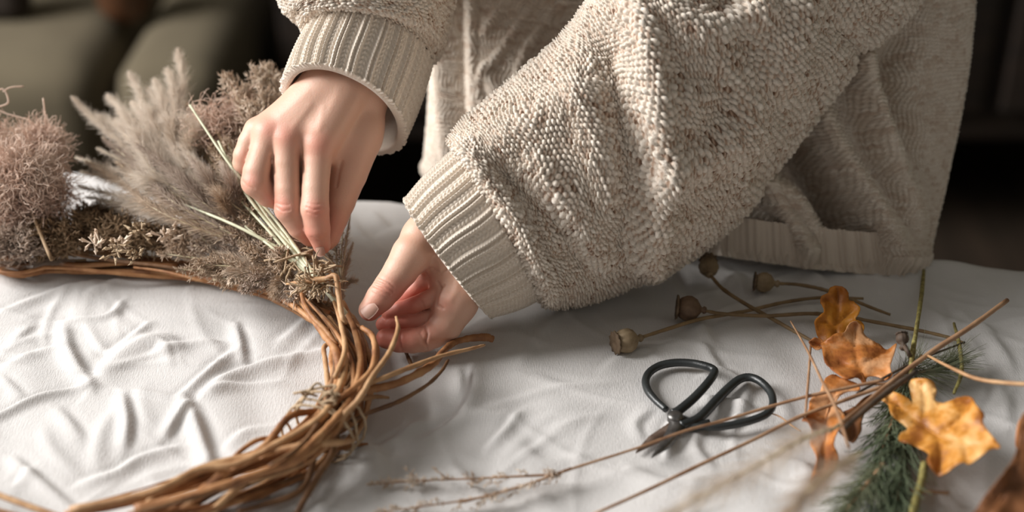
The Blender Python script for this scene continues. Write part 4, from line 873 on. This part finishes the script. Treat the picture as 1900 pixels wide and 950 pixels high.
# ------------------------------------------------------------------ autumn leaves
def leaf(outline, hfun, m, label, veins, seed, curl=3.0, name='oak_leaf', stem=None, stepx=5):
    """outline: closed pixel polygon; hfun(px, py) -> depth; real sheet with veins, waviness and thickness"""
    g = np.random.default_rng(seed); ol = smooth(np.array(outline + outline[:1], float), 4)[:-1]
    ol = ol + g.standard_normal(ol.shape) * .35
    lo, hi = ol.min(0), ol.max(0); gx, gy = np.meshgrid(np.arange(lo[0], hi[0], stepx), np.arange(lo[1], hi[1], stepx)); gp = np.column_stack([gx.ravel(), gy.ravel()]) + g.uniform(-1, 1, (gx.size, 2))
    def inside(p):
        c = np.zeros(len(p), bool); n = len(ol)
        for i in range(n):
            a, b = ol[i], ol[(i + 1) % n]; k = (a[1] > p[:, 1]) != (b[1] > p[:, 1]); dy = b[1] - a[1]
            c ^= k & (p[:, 0] < (b[0] - a[0]) * (p[:, 1] - a[1]) / (dy if abs(dy) > 1e-9 else 1e-9) + a[0])
        return c
    ed = seg2(gp[:, 0], gp[:, 1], np.vstack([ol, ol[:1]])); gp = gp[inside(gp) & (ed > stepx * .5)]
    allp = np.vstack([ol, gp]); n = len(ol)
    r_ = delaunay_2d_cdt([Vector(p) for p in allp], [(i, (i + 1) % n) for i in range(n)], [list(range(n))], 1, 1e-5)
    p = np.array([v[:] for v in r_[0]]); Fc = [tuple(f) for f in r_[2]]
    d = np.array([hfun(x, y) for x, y in p]); k = d / F
    w_ = np.zeros(len(p))
    for q in range(5):
        a = g.uniform(0, 6.28); fr_ = g.uniform(.04, .12); w_ += g.uniform(.3, 1) * np.sin((p[:, 0] * math.cos(a) + p[:, 1] * math.sin(a)) * fr_ + g.uniform(0, 6))
    edge = seg2(p[:, 0], p[:, 1], np.vstack([ol, ol[:1]])); w_ = w_ * curl * (.5 + .8 * np.exp(-edge / 14)) - 7 * np.exp(-edge / 9) * (1 + .8 * np.sin(p[:, 0] * .09 + p[:, 1] * .07))
    vd = np.full(len(p), 1e3)
    for v in veins: vd = np.minimum(vd, seg2(p[:, 0], p[:, 1], v))
    w_ += 5 * np.exp(-(vd / 4.0) ** 2) - 3 * np.exp(-((vd - 12) / 8) ** 2)
    V = P(p[:, 0], p[:, 1], d + w_ * k)
    V[:, 2] = np.maximum(V[:, 2], TZ + .004)
    o = thing(name, [V[:, 0].mean(), V[:, 1].mean(), V[:, 2].min()], label, 'leaf')
    b = make('leaf_blade', V, Fc, M[m], o); md = b.modifiers.new('thickness', 'SOLIDIFY'); md.thickness = .0005
    if stem is not None: make('leaf_stalk', *tube(smooth(P(*np.array(stem).T), 6), [.0009, .0007, .0005], 6), M['twig'], o)
    v0 = smooth(np.array(veins[0], float), 4); dv = np.array([hfun(x, y) for x, y in v0]); make('midrib', *tube(P(v0[:, 0], v0[:, 1], dv + 3.0 * dv / F), np.linspace(.0008, .0003, len(v0)), 6), M[m], o)
    return o
def lean(y0, h0, y1, h1, al):
    """depth running linearly in py, from height h0 above the table at y0, leaning al of the way to the table plane"""
    da = float(gdepth(y0, h0)); db_ = float(gdepth(y1, h1)); return lambda x, y: da + (db_ - da) * (y - y0) / (y1 - y0)
f_top = lambda x, y: float(gdepth(622, .008)) + .004 * (622 - y) / 60
leaf([(1513,612),(1511,596),(1520,586),(1529,576),(1522,562),(1524,550),(1536,543),(1540,534),(1552,530),(1566,533),(1574,543),(1575,556),(1586,561),(1596,570),(1594,582),(1588,592),(1598,596),(1604,606),(1600,622),(1590,636),(1560,640),(1540,644),(1526,636),(1518,626)],
     f_top, 'leaf3', 'deep orange oak leaf standing upright, topmost of the leaves', [[(1550,640),(1552,600),(1555,560),(1556,536)],[(1552,610),(1530,596)],[(1553,600),(1580,580)],[(1554,570),(1534,556)]], 1, 2.5)
f_mid = lambda x, y: float(gdepth(700, .022)) + .05 * (700 - y) / 110
leaf([(1524,640),(1516,646),(1532,632),(1548,620),(1566,616),(1574,602),(1586,595),(1598,604),(1604,622),(1618,632),(1632,640),(1646,650),(1664,638),(1658,660),(1652,680),(1656,696),(1644,706),(1628,700),(1610,700),(1604,716),(1592,702),(1570,704),(1548,690),(1530,672)],
     f_mid, 'leaf2', 'pale orange curled leaf in the middle, touching the topmost one', [[(1606,712),(1590,670),(1585,630),(1586,600)],[(1594,680),(1630,660),(1656,648)],[(1588,650),(1550,640),(1526,636)],[(1598,690),(1560,676)]], 2, 6.5, stem=[(1606,712,float(gdepth(705,.02))),(1640,712,float(gdepth(705,.02))),(1660,705,float(gdepth(705,.02)))])
leaf([(1500,634),(1512,626),(1526,630),(1530,642),(1518,650),(1506,644)], lambda x, y: float(gdepth(650, .018)), 'leaf2', 'tiny pale curled leaf scrap left of the middle leaf', [[(1502,634),(1528,644)]], 9, 1, stepx=4)
f_l = lambda x, y: float(gdepth(885, .010)) + .07 * (885 - y) / 190
leaf([(1500,760),(1504,740),(1520,728),(1526,712),(1534,700),(1548,696),(1562,702),(1590,712),(1596,724),(1572,728),(1556,738),(1552,752),(1562,762),(1570,780),(1556,800),(1548,824),(1556,850),(1548,876),(1532,888),(1514,884),(1502,896),(1510,870),(1514,846),(1502,822),(1506,800),(1498,784),(1488,780)],
     f_l, 'leaf2', 'long orange leaf hanging down at the left of the pile', [[(1588,716),(1550,730),(1534,770),(1530,820),(1524,880)],[(1534,770),(1508,776)],[(1532,800),(1550,800)]], 3, 3.4)
f_b = lambda x, y: float(gdepth(830, .012)) + .045 * (830 - y) / 110
leaf([(1556,768),(1580,758),(1600,740),(1618,732),(1612,752),(1600,780),(1598,800),(1584,822),(1568,812),(1552,796)], f_b, 'leafbrown', 'dark brown leaf in shade behind the long orange one', [[(1612,738),(1582,780),(1578,815)]], 4, 3)
f_r = lambda x, y: float(gdepth(885, .026)) + .06 * (885 - y) / 180 - .02 * (x - 1740) / 100
leaf([(1632,742),(1636,730),(1654,726),(1672,732),(1686,740),(1694,748),(1690,730),(1686,712),(1696,703),(1714,702),(1730,708),(1738,724),(1736,744),(1752,748),(1772,740),(1790,736),(1804,738),(1812,752),(1826,768),(1824,784),(1834,800),(1852,822),(1856,832),(1838,834),(1822,846),(1800,862),(1786,858),(1772,866),(1756,878),(1742,884),(1730,872),(1720,856),(1722,842),(1704,832),(1688,824),(1668,818),(1672,804),(1684,796),(1670,784),(1654,770),(1648,752)],
     f_r, 'leaf', 'largest amber oak leaf with rounded lobes, at the right of the pile', [[(1640,736),(1690,772),(1740,808),(1790,826),(1850,830)],[(1712,786),(1716,748),(1710,712)],[(1745,808),(1780,780),(1800,745)],[(1740,808),(1748,850),(1744,878)],[(1700,780),(1680,806)],[(1790,826),(1796,856)]], 5, 4.2, stepx=6)
leaf([(1800,960),(1820,930),(1842,900),(1866,872),(1884,840),(1890,800),(1896,770),(1915,765),(1960,800),(1990,900),(1960,990),(1880,1010),(1810,1000)], lambda x, y: .80 + .03 * (960 - y) / 190, 'leafbrown', 'large brown curled leaf cut off by the lower right corner', [[(1810,990),(1870,900),(1905,780)],[(1870,900),(1930,900)]], 6, 6, stepx=8)
leaf([(1886,795),(1892,778),(1905,772),(1920,790),(1915,830),(1896,842),(1884,826)], lambda x, y: .86, 'leaf2', 'small tan leaf edge beside the brown corner leaf', [[(1900,778),(1898,836)]], 7, 3)

# ------------------------------------------------------------------ twigs and straws
def stick(name, px, hs, r, m, label, cat='twig', n=6, k=8, group=None):
    q = np.array(px, float); h = np.interp(np.linspace(0, 1, len(q)), np.linspace(0, 1, len(hs)), hs) * .001
    o = make(name, *tube(smooth(G(q[:, 0], q[:, 1], h), n), np.array(r) * .001, k, True, .05, int(q[0, 0])), M[m]); return tagit(o, label, cat, group)
stick('twig', [(1869,557),(1800,607),(1730,652),(1650,712),(1590,762),(1540,800)], [42,40,34,30,32,34], [1.5,1.6,1.5,1.3,.9], 'twig', 'thick tan twig crossing the pile towards the upper right')
stick('twig', [(1714,502),(1710,545),(1702,600),(1694,650),(1688,700)], [6,16,26,32,30], [1.2,1.5,1.3,1.6,1.2], 'lichen', 'mossy yellowish twig pointing up behind the big leaf')
stick('twig', [(1716,860),(1708,900),(1694,950),(1688,990)], [20,18,16,14], [2.2,2.2,2.0], 'lichen', 'mossy twig coming out below the big leaf')
stick('straw', [(1467,596),(1498,650),(1524,704),(1552,760),(1575,830)], [26,30,36,44,46], [.5,.8,.9,.9], 'twig', 'thin brown straw slanting down across the leaves', 'straw')
stick('straw', [(1504,642),(1501,690),(1497,740),(1494,775)], [20,22,24,20], [.7,.8,.7], 'twig', 'short upright straw left of the leaves', 'straw')
stick('straw', [(1640,705),(1560,722),(1500,735),(1430,754),(1350,778),(1270,800),(1180,832),(1060,870),(960,905),(860,932)], [30,26,22,18,16,16,12,9,7,5], [1.0,1.0,.9,.8,.7,.5], 'twig', 'long brown straw lying across the scissors', 'straw')
stick('straw', [(1640,716),(1560,745),(1480,775),(1400,815),(1300,862),(1200,910),(1100,955)], [28,24,20,16,14,12,10], [1.1,1.1,1.0,1.0,.8], 'twig', 'long brown straw below the scissors running to the lower edge', 'straw')
stick('straw', [(1722,660),(1760,680),(1810,702),(1860,710),(1920,714)], [34,42,48,54,60], [.7,1.0,1.2,1.2], 'vinepale', 'pale twig running off to the right edge', 'twig')
stick('twig', [(1770,600),(1780,640),(1784,690),(1770,730)], [10,16,16,14], [.9,1.4,1.3,.9], 'lichen', 'crooked twig at the right end of the needles')
stick('twig', [(1790,635),(1720,662),(1660,690),(1590,730)], [16,22,26,24], [.6,.7,.8], 'darktwig', 'thin dark twig behind the thick tan one')
stick('twig', [(1700,690),(1650,725),(1600,765),(1560,800)], [36,38,40,38], [1.6,1.8,1.6,1.2], 'darktwig', 'dark twig joining the leaves in the middle of the pile')
stick('straw', [(1420,765),(1445,772),(1470,790),(1486,800)], [6,6,5,4], [.4,.5,.4], 'vinepale', 'short pale straw beside the right scissor loop', 'straw')
stick('twig', [(1760,915),(1700,912),(1650,918)], [10,10,8], [1.0,1.2,1.0], 'twig', 'short brown twig under the needles at the lower edge')
# pine sprigs
def sprig(path, n, L, m, label, seed, up=.35, hm=None, sp=38, r=.00035):
    g = np.random.default_rng(seed); c = smooth(G(*np.array(path, float)[:, :2].T, np.array(path, float)[:, 2] * .001), 10); T = nrm(np.gradient(c, axis=0)); t0 = np.linspace(0, 1, len(c)); t_ = g.random(n)
    Cp = np.stack([np.interp(t_, t0, c[:, i]) for i in range(3)], -1); Tp = np.stack([np.interp(t_, t0, T[:, i]) for i in range(3)], -1)
    R_ = g.standard_normal((n, 3)); R_[:, 2] = R_[:, 2] * .6 + up * .3; R_ = nrm(R_ - Tp * (R_ * Tp).sum(-1, keepdims=True)); a = np.radians(sp) * g.uniform(.3, 1.2, n)
    D = Tp * np.cos(a)[:, None] + R_ * np.sin(a)[:, None]; V, Fc = fibres(Cp, D, nrm(D + .25 * g.standard_normal((n, 3)) - [0, 0, .1]), L * g.uniform(.6, 1.2, n), r * g.uniform(.8, 1.3, n), r * .4, 4, g)
    V[:, 2] = np.maximum(V[:, 2], TZ + .002)
    o = thing('pine_sprig', c[0], label, 'pine sprig'); make('stem', *tube(c, [.0013, .001], 7), M['twig'], o); nd = make('needles', V, Fc, M[m], o); nd['kind'] = 'stuff'; return o
sprig([(1690,690,14),(1664,760,12),(1640,830,12),(1626,900,10)], 300, .036, 'pine', 'dense green pine sprig pointing towards the camera, left of the big leaf', 1, sp=26, r=.0005)
sprig([(1690,720,12),(1680,800,12),(1672,870,12),(1664,930,10)], 300, .036, 'pine', 'green pine sprig under the big amber leaf', 2, sp=26, r=.0005)
sprig([(1680,690,14),(1720,690,14),(1750,680,14),(1770,668,12)], 260, .026, 'pinetip', 'thin grey green sprig pointing right behind the big leaf', 3, sp=30, r=.00022)
sprig([(1660,700,14),(1690,680,16),(1710,660,16)], 130, .022, 'pinetip', 'wispy green sprig around the mossy twig', 4, sp=50, r=.0002)
sprig([(1640,860,14),(1600,910,12),(1570,950,10)], 260, .026, 'pinetip', 'pale green sprig at the lower edge, left of the needles', 5, sp=45, r=.00028)
# foreground grasses
def gpath(pts): return [(x, y, float(gdepth(y, h * .001))) for x, y, h in pts]
plume('grass_plume', gpath([(1560,790,50),(1490,815,60),(1420,855,66),(1330,905,64),(1220,965,60)]), 'hair', 800, .024, 42, .05, 'plume', 'soft blurred pale plume in the foreground below the leaves', None, seed=400, r=.00013)
plume('grass_plume', gpath([(1600,840,80),(1550,870,85),(1490,920,85),(1430,990,80)]), 'hair', 700, .020, 42, .05, 'plumetan', 'pale blurred plume at the lower edge beside the pine needles', None, seed=401, r=.00013)
plume('seed_grass', gpath([(1060,869,9),(980,898,8),(880,925,7),(780,940,6),(700,952,5)]), 'seed', 30, .012, 22, .02, 'spike', 'slender grass seed head lying near the lower edge', None, seed=403, stemm='twig')
plume('seed_grass', gpath([(1040,880,6),(960,884,7),(880,888,7),(780,892,6),(680,900,5)]), 'seed', 24, .012, 26, .15, 'spike', 'faint branching grass head above the slender one', None, seed=404, stemm='twig')
